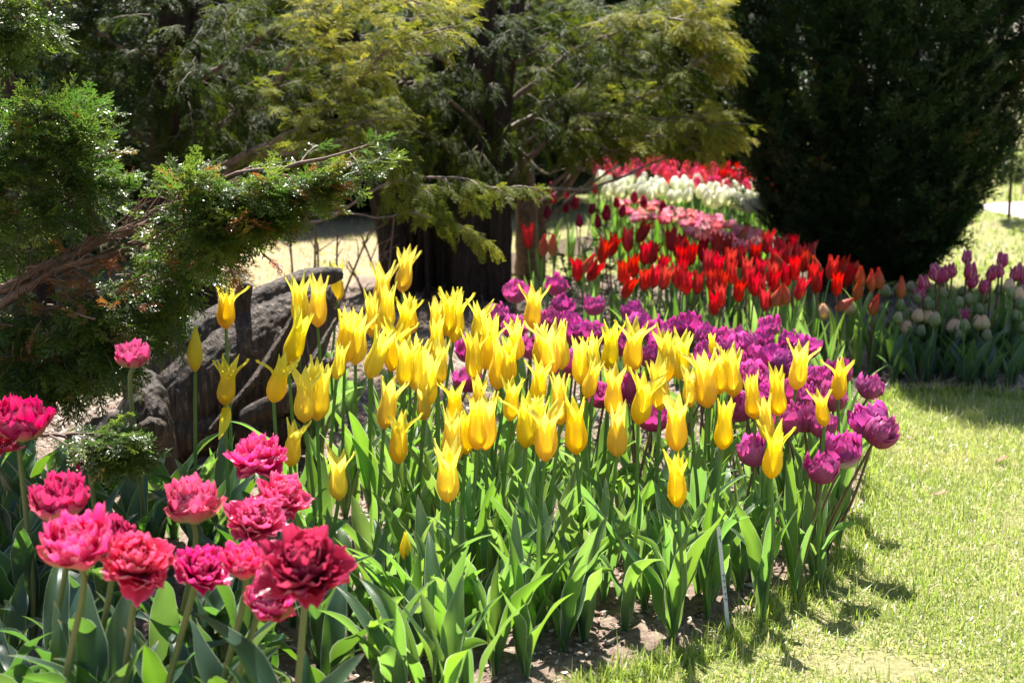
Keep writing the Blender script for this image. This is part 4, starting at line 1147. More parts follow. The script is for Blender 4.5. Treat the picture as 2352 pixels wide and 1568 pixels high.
# upper left mass
def mass(C, poly, Y, n, tl, spr, tint, centre, k=6, droop=0.2, zb=0.2, wood=True, fan=0.8, vert=0.3, away=1.0, ts=0.1):
    us = [p[0] for p in poly]; vs = [p[1] for p in poly]; r = C.r; m_ = 0
    while m_ < n:
        u = r.uniform(min(us), max(us)); v = r.uniform(min(vs), max(vs))
        if not inpoly(u, v, poly): continue
        y = r.uniform(*Y)
        p = PP(u, v, y)
        c = PP(centre[0], centre[1], (Y[0] + Y[1]) / 2)
        d = nrm(p - c) * away + np.array([r.normal() * 0.5, -0.35 + r.normal() * 0.5, zb + r.normal() * 0.3])
        C.twig(p, d, tl * r.uniform(0.6, 1.3), spr, tint + r.normal() * ts, k, 0.002, droop, fan, wood, vert)
        m_ += 1
mass(J, [(-60, 330), (60, 280), (180, 275), (190, 330), (225, 390), (250, 430), (210, 490), (160, 530), (90, 570), (20, 600), (-60, 620)], (3.45, 3.9), 200, 0.08, 0.070, 0.55, (40, 500), vert=0.35)
mass(J, [(-60, -20), (50, -20), (60, 40), (40, 90), (-10, 90), (-60, 80)], (3.4, 3.6), 44, 0.07, 0.070, 0.60, (-20, 0))
mass(J, [(20, 710), (150, 680), (280, 620), (380, 560), (430, 500), (430, 600), (390, 660), (360, 710), (310, 760), (270, 800), (230, 830), (150, 860), (90, 880), (-40, 900), (-40, 720)], (3.4, 3.75), 270, 0.075, 0.068, 0.54, (160, 640), zb=-0.1, vert=0.35)
mass(J, [(620, 440), (700, 400), (800, 370), (840, 390), (780, 420), (680, 460)], (3.32, 3.38), 20, 0.05, 0.060, 0.66, (520, 480), zb=0.05, vert=0.3)
mass(J, [(390, 520), (400, 440), (440, 430), (560, 440), (640, 430), (640, 480), (600, 505), (540, 540), (430, 570)], (3.30, 3.42), 130, 0.06, 0.066, 0.62, (420, 520), zb=-0.1, vert=0.35)
mass(J, [(180, 1010), (230, 990), (280, 990), (300, 1030), (280, 1050), (230, 1060), (200, 1040)], (2.95, 3.08), 34, 0.04, 0.055, 0.60, (120, 1010))
# long bare branches
for pts, r0, r1 in (([(-200, 700, 3.6), (0, 660, 3.6), (130, 600, 3.58), (250, 545, 3.56), (350, 510, 3.55), (440, 440, 3.55), (560, 400, 3.42), (700, 380, 3.38), (860, 330, 3.36)], 0.016, 0.003),
                    ([(-200, 760, 3.6), (0, 700, 3.55), (110, 630, 3.55), (240, 590, 3.55), (330, 560, 3.55), (420, 520, 3.55), (560, 470, 3.42), (700, 470, 3.38)], 0.014, 0.003),
                    ([(-200, 420, 3.6), (0, 320, 3.55), (60, 290, 3.5), (110, 270, 3.5)], 0.008, 0.003),
                    ([(-200, 500, 3.6), (0, 400, 3.55), (60, 370, 3.5), (140, 360, 3.5)], 0.009, 0.003),
                    ([(-200, 1020, 3.0), (60, 1000, 3.0), (160, 1003, 3.0), (240, 1015, 3.0)], 0.006, 0.002),
                    ([(-150, 820, 3.6), (0, 770, 3.55), (90, 720, 3.5), (200, 680, 3.5)], 0.010, 0.003)):
    J.limb([PP(*q) for q in pts], r0, r1, 10, 0.09, 0.05, 0.35, start=0.45)
for i in range(60):   # dead thin twigs standing off the main branch
    t = J.r.uniform(0, 1); u = 0 + 420 * t; v = 680 - 230 * t + J.r.normal() * 14
    p = PP(u, v, 3.53 + J.r.normal() * 0.04)
    q = PP(u + J.r.uniform(20, 120), v - J.r.uniform(10, 110), 3.5 + J.r.normal() * 0.06)
    mid = (p + q) / 2 + J.r.normal(size=3) * 0.008
    tube(J.wood, catmull([p, mid, q], 6), np.linspace(0.0022, 0.0007, 6), 4)
    if i % 6 == 0: J.twig(q, q - p, 0.05, 0.03, 0.92, 4)
for i in range(95):   # rusty dead sprigs
    u = J.r.uniform(20, 640); v = np.interp(u, [20, 300, 560, 800], [730, 600, 470, 410]) + J.r.normal() * 50
    J.twig(PP(u, v + 20, 3.5 + J.r.normal() * 0.12), (J.r.normal(), -0.5, J.r.normal() * 0.5), 0.05, 0.035, 0.92, 4)
J.foliage('foliage', jr, M['juniper'], clear=[[(-80, 650), (60, 600), (170, 545), (300, 500), (400, 430), (430, 470), (340, 540), (250, 590), (150, 640), (20, 700), (-80, 740)],
                                               [(225, 215), (420, 215), (400, 420), (330, 480), (300, 520), (262, 470), (300, 400), (262, 320)]]); J.branches('branch', jr, M['twig_red'])
YOFF = 0.0

# ------------------------------------------------------------------ golden cypress, middle
base = PP(1095, 690, 7.3); base[2] = 0
gc = empty('golden_cypress', base, 'golden green false cypress with two dark trunks and drooping sunlit sprays, middle of the picture', 'tree')
part_tube('trunk', gc, [base, PP(1085, 500, 7.3), PP(1100, 250, 7.3), PP(1115, 0, 7.3), PP(1120, -160, 7.3)], [0.13, 0.09, 0.075, 0.06, 0.045], M['bark'])
part_tube('trunk', gc, [base + np.array([0.10, -0.05, 0]), PP(1150, 560, 7.2), PP(1150, 380, 7.2), PP(1160, 200, 7.2), PP(1190, 0, 7.2), PP(1200, -150, 7.2)], [0.07, 0.055, 0.045, 0.04, 0.035, 0.03], M['bark'])
C = Crown(LACE, 8)
GL = [([(1165, 420, 7.2), (1250, 330, 7.0), (1340, 290, 6.9), (1500, 210, 6.7), (1640, 120, 6.5)], 0.022, 16, 0.45),
      ([(1180, 230, 7.2), (1300, 130, 7.1), (1400, 80, 7.0), (1560, 20, 6.9)], 0.02, 14, 0.4),
      ([(1170, 440, 7.2), (1200, 432, 6.9), (1340, 435, 6.6), (1420, 410, 6.5), (1500, 375, 6.5), (1610, 330, 6.5)], 0.013, 3, 0.6),
      ([(1200, 480, 7.3), (1330, 380, 7.1), (1500, 310, 7.0), (1640, 260, 6.9)], 0.018, 16, 0.5),
      ([(1160, 300, 7.2), (1270, 240, 7.3), (1450, 110, 7.3), (1620, 40, 7.2)], 0.016, 14, 0.45),
      ([(1165, 350, 7.2), (1320, 270, 6.8), (1480, 270, 6.6), (1650, 290, 6.4)], 0.014, 14, 0.6),
      ([(1170, 150, 7.2), (1350, 60, 6.9), (1500, 40, 6.7), (1640, 60, 6.5)], 0.014, 14, 0.65),
      ([(1110, 300, 7.2), (1030, 230, 7.0), (950, 190, 6.8), (870, 200, 6.6)], 0.014, 12, 0.4),
      ([(1110, 200, 7.2), (1000, 130, 7.0), (900, 130, 6.8), (800, 160, 6.6)], 0.014, 12, 0.4),
      ([(1100, 420, 7.2), (1020, 330, 7.0), (930, 300, 6.8), (860, 310, 6.6)], 0.014, 12, 0.45),
      ([(1190, 340, 7.2), (1260, 400, 7.0), (1330, 330, 6.9), (1420, 350, 6.8)], 0.01, 8, 0.4),
      ([(1240, 520, 7.4), (1330, 440, 7.3), (1420, 380, 7.2), (1500, 330, 7.1)], 0.012, 4, 0.5)]
for pts, r0, n, tint in GL:
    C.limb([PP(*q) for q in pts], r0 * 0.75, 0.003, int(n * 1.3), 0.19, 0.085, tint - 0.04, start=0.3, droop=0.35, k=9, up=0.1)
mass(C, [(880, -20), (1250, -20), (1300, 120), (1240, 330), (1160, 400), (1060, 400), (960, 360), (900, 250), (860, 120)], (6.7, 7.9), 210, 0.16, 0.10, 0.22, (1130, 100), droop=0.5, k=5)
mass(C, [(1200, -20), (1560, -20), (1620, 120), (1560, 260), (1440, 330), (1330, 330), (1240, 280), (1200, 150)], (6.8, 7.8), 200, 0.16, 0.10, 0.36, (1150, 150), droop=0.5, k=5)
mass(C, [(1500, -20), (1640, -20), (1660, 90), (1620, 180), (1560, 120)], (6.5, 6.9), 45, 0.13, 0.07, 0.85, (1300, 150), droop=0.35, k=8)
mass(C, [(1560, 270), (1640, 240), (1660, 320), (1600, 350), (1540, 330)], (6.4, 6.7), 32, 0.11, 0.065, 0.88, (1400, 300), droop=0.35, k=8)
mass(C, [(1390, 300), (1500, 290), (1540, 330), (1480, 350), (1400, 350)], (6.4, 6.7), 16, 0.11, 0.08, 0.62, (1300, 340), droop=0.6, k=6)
OPEN = [(1150, 425), (1340, 362), (1500, 350), (1600, 365), (1690, 385), (1760, 400), (1780, 640), (1150, 640)]
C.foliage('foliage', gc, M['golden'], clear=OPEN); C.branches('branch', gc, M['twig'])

# ------------------------------------------------------------------ left golden cypress (twin dark trunks), branches arching right
base = PP(400, 640, 6.6); base[2] = 0
gl = empty('golden_cypress', base, 'false cypress with twin rough trunks at left, golden branch tips arching to the right', 'tree')
part_tube('trunk', gl, [base, PP(385, 420, 6.6), PP(395, 200, 6.6), PP(400, 0, 6.6), PP(402, -150, 6.6)], [0.10, 0.085, 0.075, 0.065, 0.05], M['bark'])
part_tube('trunk', gl, [base + np.array([0.12, 0.1, 0]), PP(440, 420, 6.7), PP(438, 200, 6.7), PP(447, 0, 6.7), PP(450, -150, 6.7)], [0.06, 0.05, 0.042, 0.036, 0.03], M['bark'])
C = Crown(LACE, 15)
LL = [([(440, 420, 6.6), (530, 370, 6.2), (640, 320, 5.9), (740, 260, 5.7), (830, 180, 5.6), (900, 110, 5.5), (1040, 60, 5.4)], 0.022, 22, 0.62),
      ([(440, 330, 6.6), (560, 250, 6.3), (640, 180, 6.0), (720, 60, 5.9), (800, 0, 5.8)], 0.02, 16, 0.55),
      ([(440, 450, 6.6), (560, 370, 6.2), (700, 330, 5.8), (800, 290, 5.6), (890, 270, 5.5)], 0.018, 16, 0.6),
      ([(600, 360, 5.9), (680, 350, 5.7), (760, 330, 5.5), (850, 350, 5.4)], 0.01, 10, 0.55),
      ([(660, 520, 5.4), (760, 500, 5.3), (850, 440, 5.2), (940, 410, 5.2), (1060, 410, 5.1), (1130, 430, 5.1), (1185, 432, 5.1)], 0.008, 7, 0.45),
      ([(700, 495, 5.4), (800, 488, 5.3), (870, 500, 5.3), (950, 490, 5.3), (1030, 520, 5.3), (1110, 545, 5.3)], 0.006, 5, 0.5),
      ([(380, 330, 6.6), (320, 310, 6.4), (270, 280, 6.3), (180, 200, 6.2)], 0.018, 12, 0.2),
      ([(380, 200, 6.6), (300, 130, 6.4), (200, 60, 6.3), (100, 60, 6.2)], 0.018, 12, 0.25),
      ([(440, 200, 6.6), (550, 120, 6.3), (640, 60, 6.1), (740, 20, 6.0)], 0.018, 16, 0.45),
      ([(440, 100, 6.6), (540, 30, 6.4), (640, -20, 6.3)], 0.016, 12, 0.4)]
for i, (pts, r0, n, tint) in enumerate(LL):
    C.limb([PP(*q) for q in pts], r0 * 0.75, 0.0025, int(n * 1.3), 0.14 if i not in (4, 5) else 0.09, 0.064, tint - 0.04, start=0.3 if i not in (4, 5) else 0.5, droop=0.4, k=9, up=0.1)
mass(C, [(680, -20), (1010, -20), (1060, 60), (960, 100), (860, 150), (780, 230), (700, 200), (660, 100)], (5.4, 6.0), 105, 0.11, 0.062, 0.74, (560, 250), droop=0.35, k=8)
mass(C, [(560, 200), (760, 190), (840, 240), (860, 290), (760, 330), (640, 300), (560, 280)], (5.5, 6.1), 60, 0.11, 0.062, 0.50, (480, 350), droop=0.4, k=8)
mass(C, [(780, 290), (900, 300), (1000, 380), (960, 450), (870, 430), (800, 370)], (5.2, 5.6), 26, 0.10, 0.075, 0.45, (700, 300), droop=0.6, k=6)
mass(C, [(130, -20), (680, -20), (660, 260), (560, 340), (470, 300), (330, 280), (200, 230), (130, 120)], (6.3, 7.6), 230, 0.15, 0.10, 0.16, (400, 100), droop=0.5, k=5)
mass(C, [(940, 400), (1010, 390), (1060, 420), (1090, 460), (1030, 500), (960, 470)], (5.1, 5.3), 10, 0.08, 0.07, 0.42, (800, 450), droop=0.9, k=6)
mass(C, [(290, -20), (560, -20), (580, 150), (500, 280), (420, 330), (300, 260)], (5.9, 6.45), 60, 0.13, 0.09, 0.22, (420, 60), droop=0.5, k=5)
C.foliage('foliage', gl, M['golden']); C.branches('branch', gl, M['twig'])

# thuja at the upper left corner behind
def broad(name, base, h, rad, n, label, mat, seed, tint=0.4, group=None, spr=0.16, tl=0.3, z0=0.1, cat='tree', temps=COARSE, shape=0.9, k=5, low=0.04):
    root = empty(name, base, label, cat, group)
    base = np.array(base, float)
    C = Crown(temps, seed); r = C.r
    top = base + np.array([0, 0, h * 0.95])
    part_tube('trunk', root, [base, base + np.array([r.normal() * 0.05, 0, h * 0.5]), top], [rad * 0.12, rad * 0.08, 0.02], M['bark'], seg=8, sides=8)
    for i in range(n):
        z = z0 + (h - z0) * r.random() ** 0.8
        f = (z - z0) / (h - z0)
        R = rad * (min(1, (f + low) * 5) ** 0.6) * (1 - f) ** (shape * 0.55) 
        a = r.uniform(0, 6.28); rr = R * (0.45 + 0.55 * r.random() ** 0.5) * (1 + 0.12 * math.sin(3 * a + z * 4 + seed))
        p = base + np.array([math.cos(a) * rr, math.sin(a) * rr, z])
        C.twig(p, (math.cos(a), math.sin(a), 0.3 + r.normal() * 0.3), tl * r.uniform(0.5, 1.1), spr, tint + r.normal() * 0.16, k, 0.004, 0.25, 0.8, wood=(i % 4 == 0))
    C.foliage('foliage', root, mat); C.branches('branch', root, M['bark'])
    return root

broad('thuja_tree', (-2.15, 6.6, 0), 2.6, 0.85, 700, 'dark thuja with rusty tints filling the upper left corner behind the juniper', M['dark'], 51, 0.75, spr=0.11, tl=0.18, z0=0.0, low=0.16)
# ------------------------------------------------------------------ dark columnar cypress, right
dk = empty('dark_cypress', (1.80, 7.6, 0), 'big dense dark green cypress in its own shade, right side of the picture', 'tree')
C = Crown([spray(60 + s, 8, 3, 0.045, 0.02, 0.42, bushy=0.3) for s in range(5)], 21)
r = C.r
for i in range(6):
    a = r.uniform(0, 6.28); q = np.array([1.72 + 0.16 * math.cos(a), 7.6 + 0.16 * math.sin(a), 0])
    e = np.array([1.80 + 0.6 * math.cos(a), 7.6 + 0.5 * math.sin(a), 3.6])
    tube(C.wood, catmull([q, q * 0.6 + e * 0.4 + np.array([0, 0, 0.2]), e], 14), np.linspace(0.022, 0.008, 14), 7)
def dradius(z):
    return float(np.interp(z, [0, 0.18, 0.35, 0.6, 0.9, 1.4, 2.2, 4.2, 5.4], [0.12, 0.34, 0.50, 0.62, 0.72, 0.82, 0.86, 0.78, 0.1]))
for i in range(5400):
    z = 0.05 + 5.2 * r.random() ** 1.6; a = r.uniform(0, 6.28)
    R = dradius(z) * (0.90 + 0.10 * math.sin(5 * a + 3 * z) + 0.06 * math.sin(11 * a - 7 * z))
    rr = R * (0.55 + 0.45 * r.random() ** 0.6)
    if math.cos(a) < -0.6 and r.random() < 0.5 and z > 0.3: continue      # thin, see-through left flank
    p = np.array([1.84 + rr * math.cos(a), 7.6 + rr * math.sin(a), z])
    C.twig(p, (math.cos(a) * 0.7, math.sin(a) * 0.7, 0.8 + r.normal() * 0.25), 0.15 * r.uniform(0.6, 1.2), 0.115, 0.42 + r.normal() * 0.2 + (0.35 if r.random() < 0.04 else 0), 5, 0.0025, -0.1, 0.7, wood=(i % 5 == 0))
for i in range(150):   # ragged left side shoots
    z = r.uniform(0.25, 1.9); p = np.array([r.uniform(1.22, 1.45), 7.6 + r.normal() * 0.2, z])
    C.twig(p, (-0.6 + r.normal() * 0.4, r.normal() * 0.4, 0.6), 0.12, 0.07, 0.55 + r.normal() * 0.2, 5, 0.0025, 0.0, 0.7)
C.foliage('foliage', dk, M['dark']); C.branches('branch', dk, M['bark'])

# thicket of thin dark stems between the two cypresses
th_ = empty('stem_thicket', PP(965, 690, 7.5) * np.array([1, 1, 0]), 'clump of thin dark upright stems left of the main trunk, bare below', 'shrub')
g = Geo(); r = np.random.default_rng(12)
C = Crown(LACE, 33)
for i in range(46):
    ub = r.uniform(895, 1060); y = r.uniform(7.3, 8.1)
    p0 = PP(ub, 690, y); p0[2] = 0
    du = (ub - 1000) * 0.9 + r.normal() * 35
    pts = [p0, PP(ub + du * 0.25, 520, y), PP(ub + du * 0.6, 350, y), PP(ub + du, 180, y), PP(ub + du * 1.2, 20, y)]
    r0 = r.gamma(3, 0.006) + 0.006
    tube(g, catmull(pts, 16) - np.array(th_.location), np.linspace(r0, r0 * 0.5, 16), 7, lump=0.04, rng=r)
    for j in range(5):
        q = PP(ub + du * r.uniform(0.5, 1.1), r.uniform(0, 330), y)
        C.twig(q, (r.normal(), r.normal() - 0.4, 0.2), 0.15, 0.10, 0.08 + r.uniform(0, 0.1), 5, 0.002, 0.4)
link('stem', g.mesh('stem'), th_, M['bark'])
C.foliage('foliage', th_, M['golden'])
# brown trunk behind, right of the middle trunks
bt = empty('young_tree', PP(1215, 640, 8.1) * np.array([1, 1, 0]), 'brown smooth pair of thin trunks just right of the main dark trunk', 'tree')
part_tube('trunk', bt, [PP(1212, 650, 8.1) * np.array([1, 1, 0]), PP(1210, 500, 8.1), PP(1205, 350, 8.1), PP(1215, 100, 8.1), PP(1220, -100, 8.1)], [0.07, 0.06, 0.05, 0.04, 0.03], M['twig_red'])
part_tube('trunk', bt, [PP(1235, 650, 8.2) * np.array([1, 1, 0]), PP(1245, 480, 8.2), PP(1290, 440, 8.2), PP(1390, 300, 8.2)], [0.045, 0.035, 0.025, 0.015], M['twig_red'])
C = Crown(LACE, 34)
for j in range(60):
    C.twig(PP(C.r.uniform(1180, 1420), C.r.uniform(-60, 330), 8.1 + C.r.normal() * 0.3), (C.r.normal(), C.r.normal(), 0.2), 0.2, 0.12, 0.15, 5, 0.003, 0.4)
C.foliage('foliage', bt, M['golden'], clear=OPEN)
# bare shrub stems by the dry lawn, left of centre
bs = empty('bare_shrub', PP(725, 700, 6.6) * np.array([1, 1, 0]), 'leafless shrub of thin dark twigs standing before the dry lawn behind the stump', 'shrub')
g = Geo(); r = np.random.default_rng(2)
for (ub, vb, ut, vt) in ((690, 700, 665, 530), (715, 700, 725, 520), (735, 690, 730, 560), (760, 700, 850, 530), (770, 700, 775, 540), (900, 690, 830, 540), (895, 690, 870, 560), (880, 680, 905, 500), (860, 690, 800, 600)):
    y = r.uniform(6.4, 6.9); a, b = PP(ub, vb, y), PP(ut, vt, y); a[2] = 0
    pts = catmull([a, (a * 0.6 + b * 0.4) + r.normal(size=3) * 0.015, b], 10)
    tube(g, pts - np.array(bs.location), np.linspace(0.008, 0.004, 10), 6)
    for j in range(4):
        p = pts[r.integers(4, 10)]; q = p + np.array([r.normal() * 0.06, r.normal() * 0.03, r.uniform(0.03, 0.12)])
        tube(g, catmull([p, (p + q) / 2 + r.normal(size=3) * 0.008, q], 6) - np.array(bs.location), np.linspace(0.0035, 0.0012, 6), 5)
link('stem', g.mesh('stem'), bs, M['twig_red'])
# leafy small stems between lawn gap and reds
ls_ = empty('sapling', PP(1330, 640, 7.6) * np.array([1, 1, 0]), 'thin twiggy sapling with a few small leaves behind the leftmost red tulips', 'shrub')
g = Geo(); C = Crown([spray(90, 4, 0, 0.09, 0.1, 0.5, bushy=0.4)], 71)
for (ub, ut, vt) in ((1290, 1420, 480), (1300, 1380, 560), (1330, 1480, 540), (1370, 1400, 560), (1400, 1390, 500), (1430, 1490, 590), (1320, 1270, 540)):
    y = r.uniform(7.4, 7.8); a, b = PP(ub, 680, y), PP(ut, vt, y); a[2] = 0
    pts = catmull([a, (a * 0.6 + b * 0.4) + r.normal(size=3) * 0.02, b], 10)
    tube(g, pts - np.array(ls_.location), np.linspace(0.006, 0.002, 10), 5)
    for j in range(12):
        p = pts[r.integers(3, 10)]; C.put(p, (r.normal(), r.normal(), 0.4), (r.normal() * 0.3, r.normal() * 0.3, 1), 0.07, 0.5)
link('stem', g.mesh('stem'), ls_, M['twig']); C.foliage('foliage', ls_, M['backgreen'])

# ------------------------------------------------------------------ backdrop trees
BT = [(-3.15, 8.7, 2.5, 0.95), (-3.4, 11.6, 2.7, 1.0), (-1.9, 11.8, 2.8, 1.05), (-0.5, 12.2, 2.8, 1.0), (2.3, 13.0, 3.0, 0.9), (-6.8, 15.5, 3.6, 1.5), (-5.0, 13.2, 3.2, 1.25), (-3.6, 11.6, 3.0, 1.15), (-2.2, 13.0, 3.4, 1.25), (-0.9, 14.6, 3.3, 1.2), (0.5, 15.6, 3.5, 1.3),  # first one added as a dark mass over bright ground behind the juniper
      (2.0, 16.5, 3.6, 1.4), (3.0, 16.0, 3.4, 1.1), (-8.5, 18.0, 4.2, 1.8), (1.2, 19.5, 4.4, 1.6), (-1.8, 18.5, 4.4, 1.7), (-4.6, 18.0, 4.4, 1.7), (4.3, 19.5, 4.4, 1.5)]
WHERE = ['added to darken the gap behind the juniper twigs', 'nearest, behind the dry lawn at left', 'behind the dry lawn, centre left', 'behind the dry lawn, near the middle trunks', 'close behind the right cypress', 'far back at the left edge', 'behind the juniper at the left', 'behind the twin left trunks', 'between the twin trunks and the stem thicket', 'behind the dark stem thicket', 'behind the main golden cypress',
         'behind the white tulips', 'behind the dark right cypress', 'in the second line at far left', 'in the second line behind the rose tulips', 'in the second line behind the middle', 'in the second line behind the twin trunks', 'in the second line behind the right cypress']
for i, ((x, y, h, rd), w) in enumerate(zip(BT, WHERE)):
    broad('background_conifer', (x, y, 0), h, rd, 1000, 'blurred dark green conifer ' + w, M['backgreen'], 100 + i, 0.35, 'background conifers', spr=0.26, tl=0.42, z0=0.05, k=4)
# clipped far shrub and things at the far right edge
rt = empty('clipped_tree', (3.75, 11.15, 0), 'slim dark tree with a rounded crown bottom by the path, far right edge', 'tree')
C = Crown(COARSE, 61)
part_tube('trunk', rt, [(3.75, 11.15, 0), (3.75, 11.15, 1.0), (3.75, 11.15, 2.3)], [0.012, 0.012, 0.01], M['bark'], seg=6)
for i in range(800):
    a = C.r.uniform(0, 6.28); z = 0.24 + 2.2 * C.r.random() ** 1.3
    Rr = float(np.interp(z, [0.2, 0.3, 0.5, 0.8, 1.2, 1.8, 2.5], [0.02, 0.08, 0.13, 0.18, 0.26, 0.26, 0.05]))
    C.twig((3.75 + Rr * math.cos(a), 11.15 + Rr * math.sin(a), z), (math.cos(a) * 0.4, math.sin(a) * 0.4, 0.8), 0.05, 0.05, 0.35, 4, 0.002, 0.0, 0.6, wood=False)
C.foliage('foliage', rt, M['dark'])
M['path'] = simple_mat('path_gravel', [(0.3, (0.48, 0.42, 0.44)), (0.7, (0.62, 0.56, 0.57))], 30, 0.9, 0.2)
V = [(q.x, q.y, 0.004) for q in PATHV]
me = bpy.data.meshes.new('path'); me.from_pydata(V, [], [tuple(range(len(V)))]); me.update()
tag(link('path', me, None, M['path']), kind='structure')
# low blue heap at the far right edge: kind unknown, made up as a draped cover on a pale board
tp = empty('blue_heap', (4.98, 12.9, 0), 'low bright blue unidentified heap on the far lawn, cut by the right picture edge', 'unidentified')
mb = simple_mat('blue_cover', [(0.35, (0.02, 0.12, 0.42)), (0.65, (0.03, 0.20, 0.62))], 8, 0.4, 0.5)
ml_ = simple_mat('pale_board', [(0.4, (0.45, 0.40, 0.34)), (0.6, (0.60, 0.54, 0.48))], 12, 0.7, 0.3)
aa, bb = np.meshgrid(np.linspace(0, 2 * np.pi, 28, endpoint=False), np.linspace(0, 1, 10), indexing='ij')
rr_ = (0.42 * (1 - bb ** 2.2)) * (1 + 0.10 * np.sin(5 * aa) + 0.06 * np.sin(11 * aa + 2)); zz_ = 0.12 + 0.30 * bb + 0.03 * np.sin(7 * aa + 3 * bb) * (1 - bb)
g = Geo(); g.grid(np.stack([rr_ * np.cos(aa), 0.6 * rr_ * np.sin(aa), zz_], -1).transpose(1, 0, 2), wrap=True); link('cover', g.mesh('cover'), tp, mb)
V = [(x, y, z) for z in (0.0, 0.10) for x, y in ((-0.45, -0.28), (0.45, -0.28), (0.45, 0.28), (-0.45, 0.28))]
me = bpy.data.meshes.new('board'); me.from_pydata(V, [], [(3, 2, 1, 0), (4, 5, 6, 7), (0, 1, 5, 4), (1, 2, 6, 5), (2, 3, 7, 6), (3, 0, 4, 7)]); me.update()
link('board', me, tp, ml_)

# ------------------------------------------------------------------ old stump / driftwood root in the bed
stump = empty('tree_stump', PP(480, 1080, 4.15) * np.array([1, 1, 0]), 'weathered grey tree stump with a slanted broken crest, left of the yellow tulips', 'stump')
SO = np.array(stump.location)
def ell_sheet(g, pts, ra, rb, seg=20, sides=20):
    """a tapering body: pts centreline, ra half width in the picture plane, rb half depth"""
    path = catmull([tuple(p) for p in pts], seg)
    ta = np.interp(np.linspace(0, 1, seg), np.linspace(0, 1, len(ra)), ra); tb = np.interp(np.linspace(0, 1, seg), np.linspace(0, 1, len(rb)), rb)
    T = nrm(np.gradient(path, axis=0)); Yd = np.array([0, 1.0, 0]); X = nrm(np.cross(T, Yd)); Z = np.cross(X, T)
    th = np.linspace(0, 6.2832, sides, endpoint=False)
    G = path[:, None] + X[:, None] * (np.cos(th)[None, :, None] * ta[:, None, None]) + Z[:, None] * (np.sin(th)[None, :, None] * tb[:, None, None])
    G = np.concatenate([G[:1] * 0 + path[0], G, G[:1] * 0 + path[-1]])
    g.grid(G, None, 0, wrap=True)
def wood_mesh(name, build, vox=0.006, seed=0, amp=0.010, fibre=(0.35, 0, 1.0), sc_=1.0):
    g = Geo(); build(g)
    me = g.mesh(name, True)
    o = bpy.data.objects.new(name + '_tmp', me); COL.objects.link(o)
    md = o.modifiers.new('r', 'REMESH'); md.mode = 'VOXEL'; md.voxel_size = vox; md.use_smooth_shade = True
    dg = bpy.context.evaluated_depsgraph_get()
    ev = o.evaluated_get(dg)
    m2_ = bpy.data.meshes.new_from_object(ev)
    bpy.data.objects.remove(o)
    n = len(m2_.vertices)
    co = np.zeros(n * 3, np.float32); m2_.vertices.foreach_get('co', co); co = co.reshape(-1, 3)
    no = np.zeros(n * 3, np.float32); m2_.vertices.foreach_get('normal', no); no = no.reshape(-1, 3)
    f = nrm(np.array(fibre, float)); out_ = co.copy()
    for i in range(n):
        p = co[i]; al = float(p @ f); q = p - al * f
        v1 = mnoise.noise(Vector((q[0] * 30 + seed, q[1] * 30, q[2] * 30 + al * 1.5)))
        v2 = mnoise.noise(Vector((q[0] * 80, q[1] * 80 + seed, q[2] * 80 + al * 5)))
        v3 = mnoise.noise(Vector((p[0] * 7, p[1] * 7 + seed, p[2] * 7)))
        out_[i] = p + no[i] * (amp * (0.9 * v1 + 0.8 * v2) + amp * 0.8 * v3)
    m2_.vertices.foreach_set('co', out_.ravel()); m2_.update()
    m2_.materials.clear()
    m2_.polygons.foreach_set('use_smooth', np.ones(len(m2_.polygons), bool))
    return m2_
m, nt, out = new_mat('weathered_wood')
tc = node(nt, 'ShaderNodeTexCoord'); mp = node(nt, 'ShaderNodeMapping')
mp.inputs['Rotation'].default_value = (0, math.radians(-25), 0); mp.inputs['Scale'].default_value = (75, 75, 4)
nt.links.new(tc.outputs['Object'], mp.inputs[0])
n1 = noise_tex(nt, 1.0, 6, vec=mp.outputs[0], rough=0.65); n2 = noise_tex(nt, 6, 5); n3 = noise_tex(nt, 45, 3)
c = ramp(nt, n1, [(0.34, (0.008, 0.004, 0.003)), (0.48, (0.036, 0.021, 0.013)), (0.6, (0.085, 0.054, 0.036)), (0.74, (0.30, 0.22, 0.16))])
c = mixc(nt, ramp(nt, n2, [(0.48, (0, 0, 0)), (0.66, (0.8, 0.8, 0.8))]), c, mixc(nt, n1, (0.015, 0.012, 0.01), (0.06, 0.048, 0.038)))
c = mixc(nt, ramp(nt, n3, [(0.66, (0, 0, 0)), (0.74, (0.5, 0.5, 0.5))]), c, (0.16, 0.17, 0.10))
p = node(nt, 'ShaderNodeBsdfPrincipled'); nt.links.new(c, p.inputs['Base Color']); p.inputs['Roughness'].default_value = 0.62; p.inputs['Specular IOR Level'].default_value = 0.45
b1 = node(nt, 'ShaderNodeBump'); b1.inputs['Strength'].default_value = 1.0; b1.inputs['Distance'].default_value = 0.010
nt.links.new(n1, b1.inputs['Height']); nt.links.new(b1.outputs[0], p.inputs['Normal']); nt.links.new(p.outputs[0], out.inputs[0])
M['wood'] = m
def L(u, v, y): return PP(u, v, y) - SO
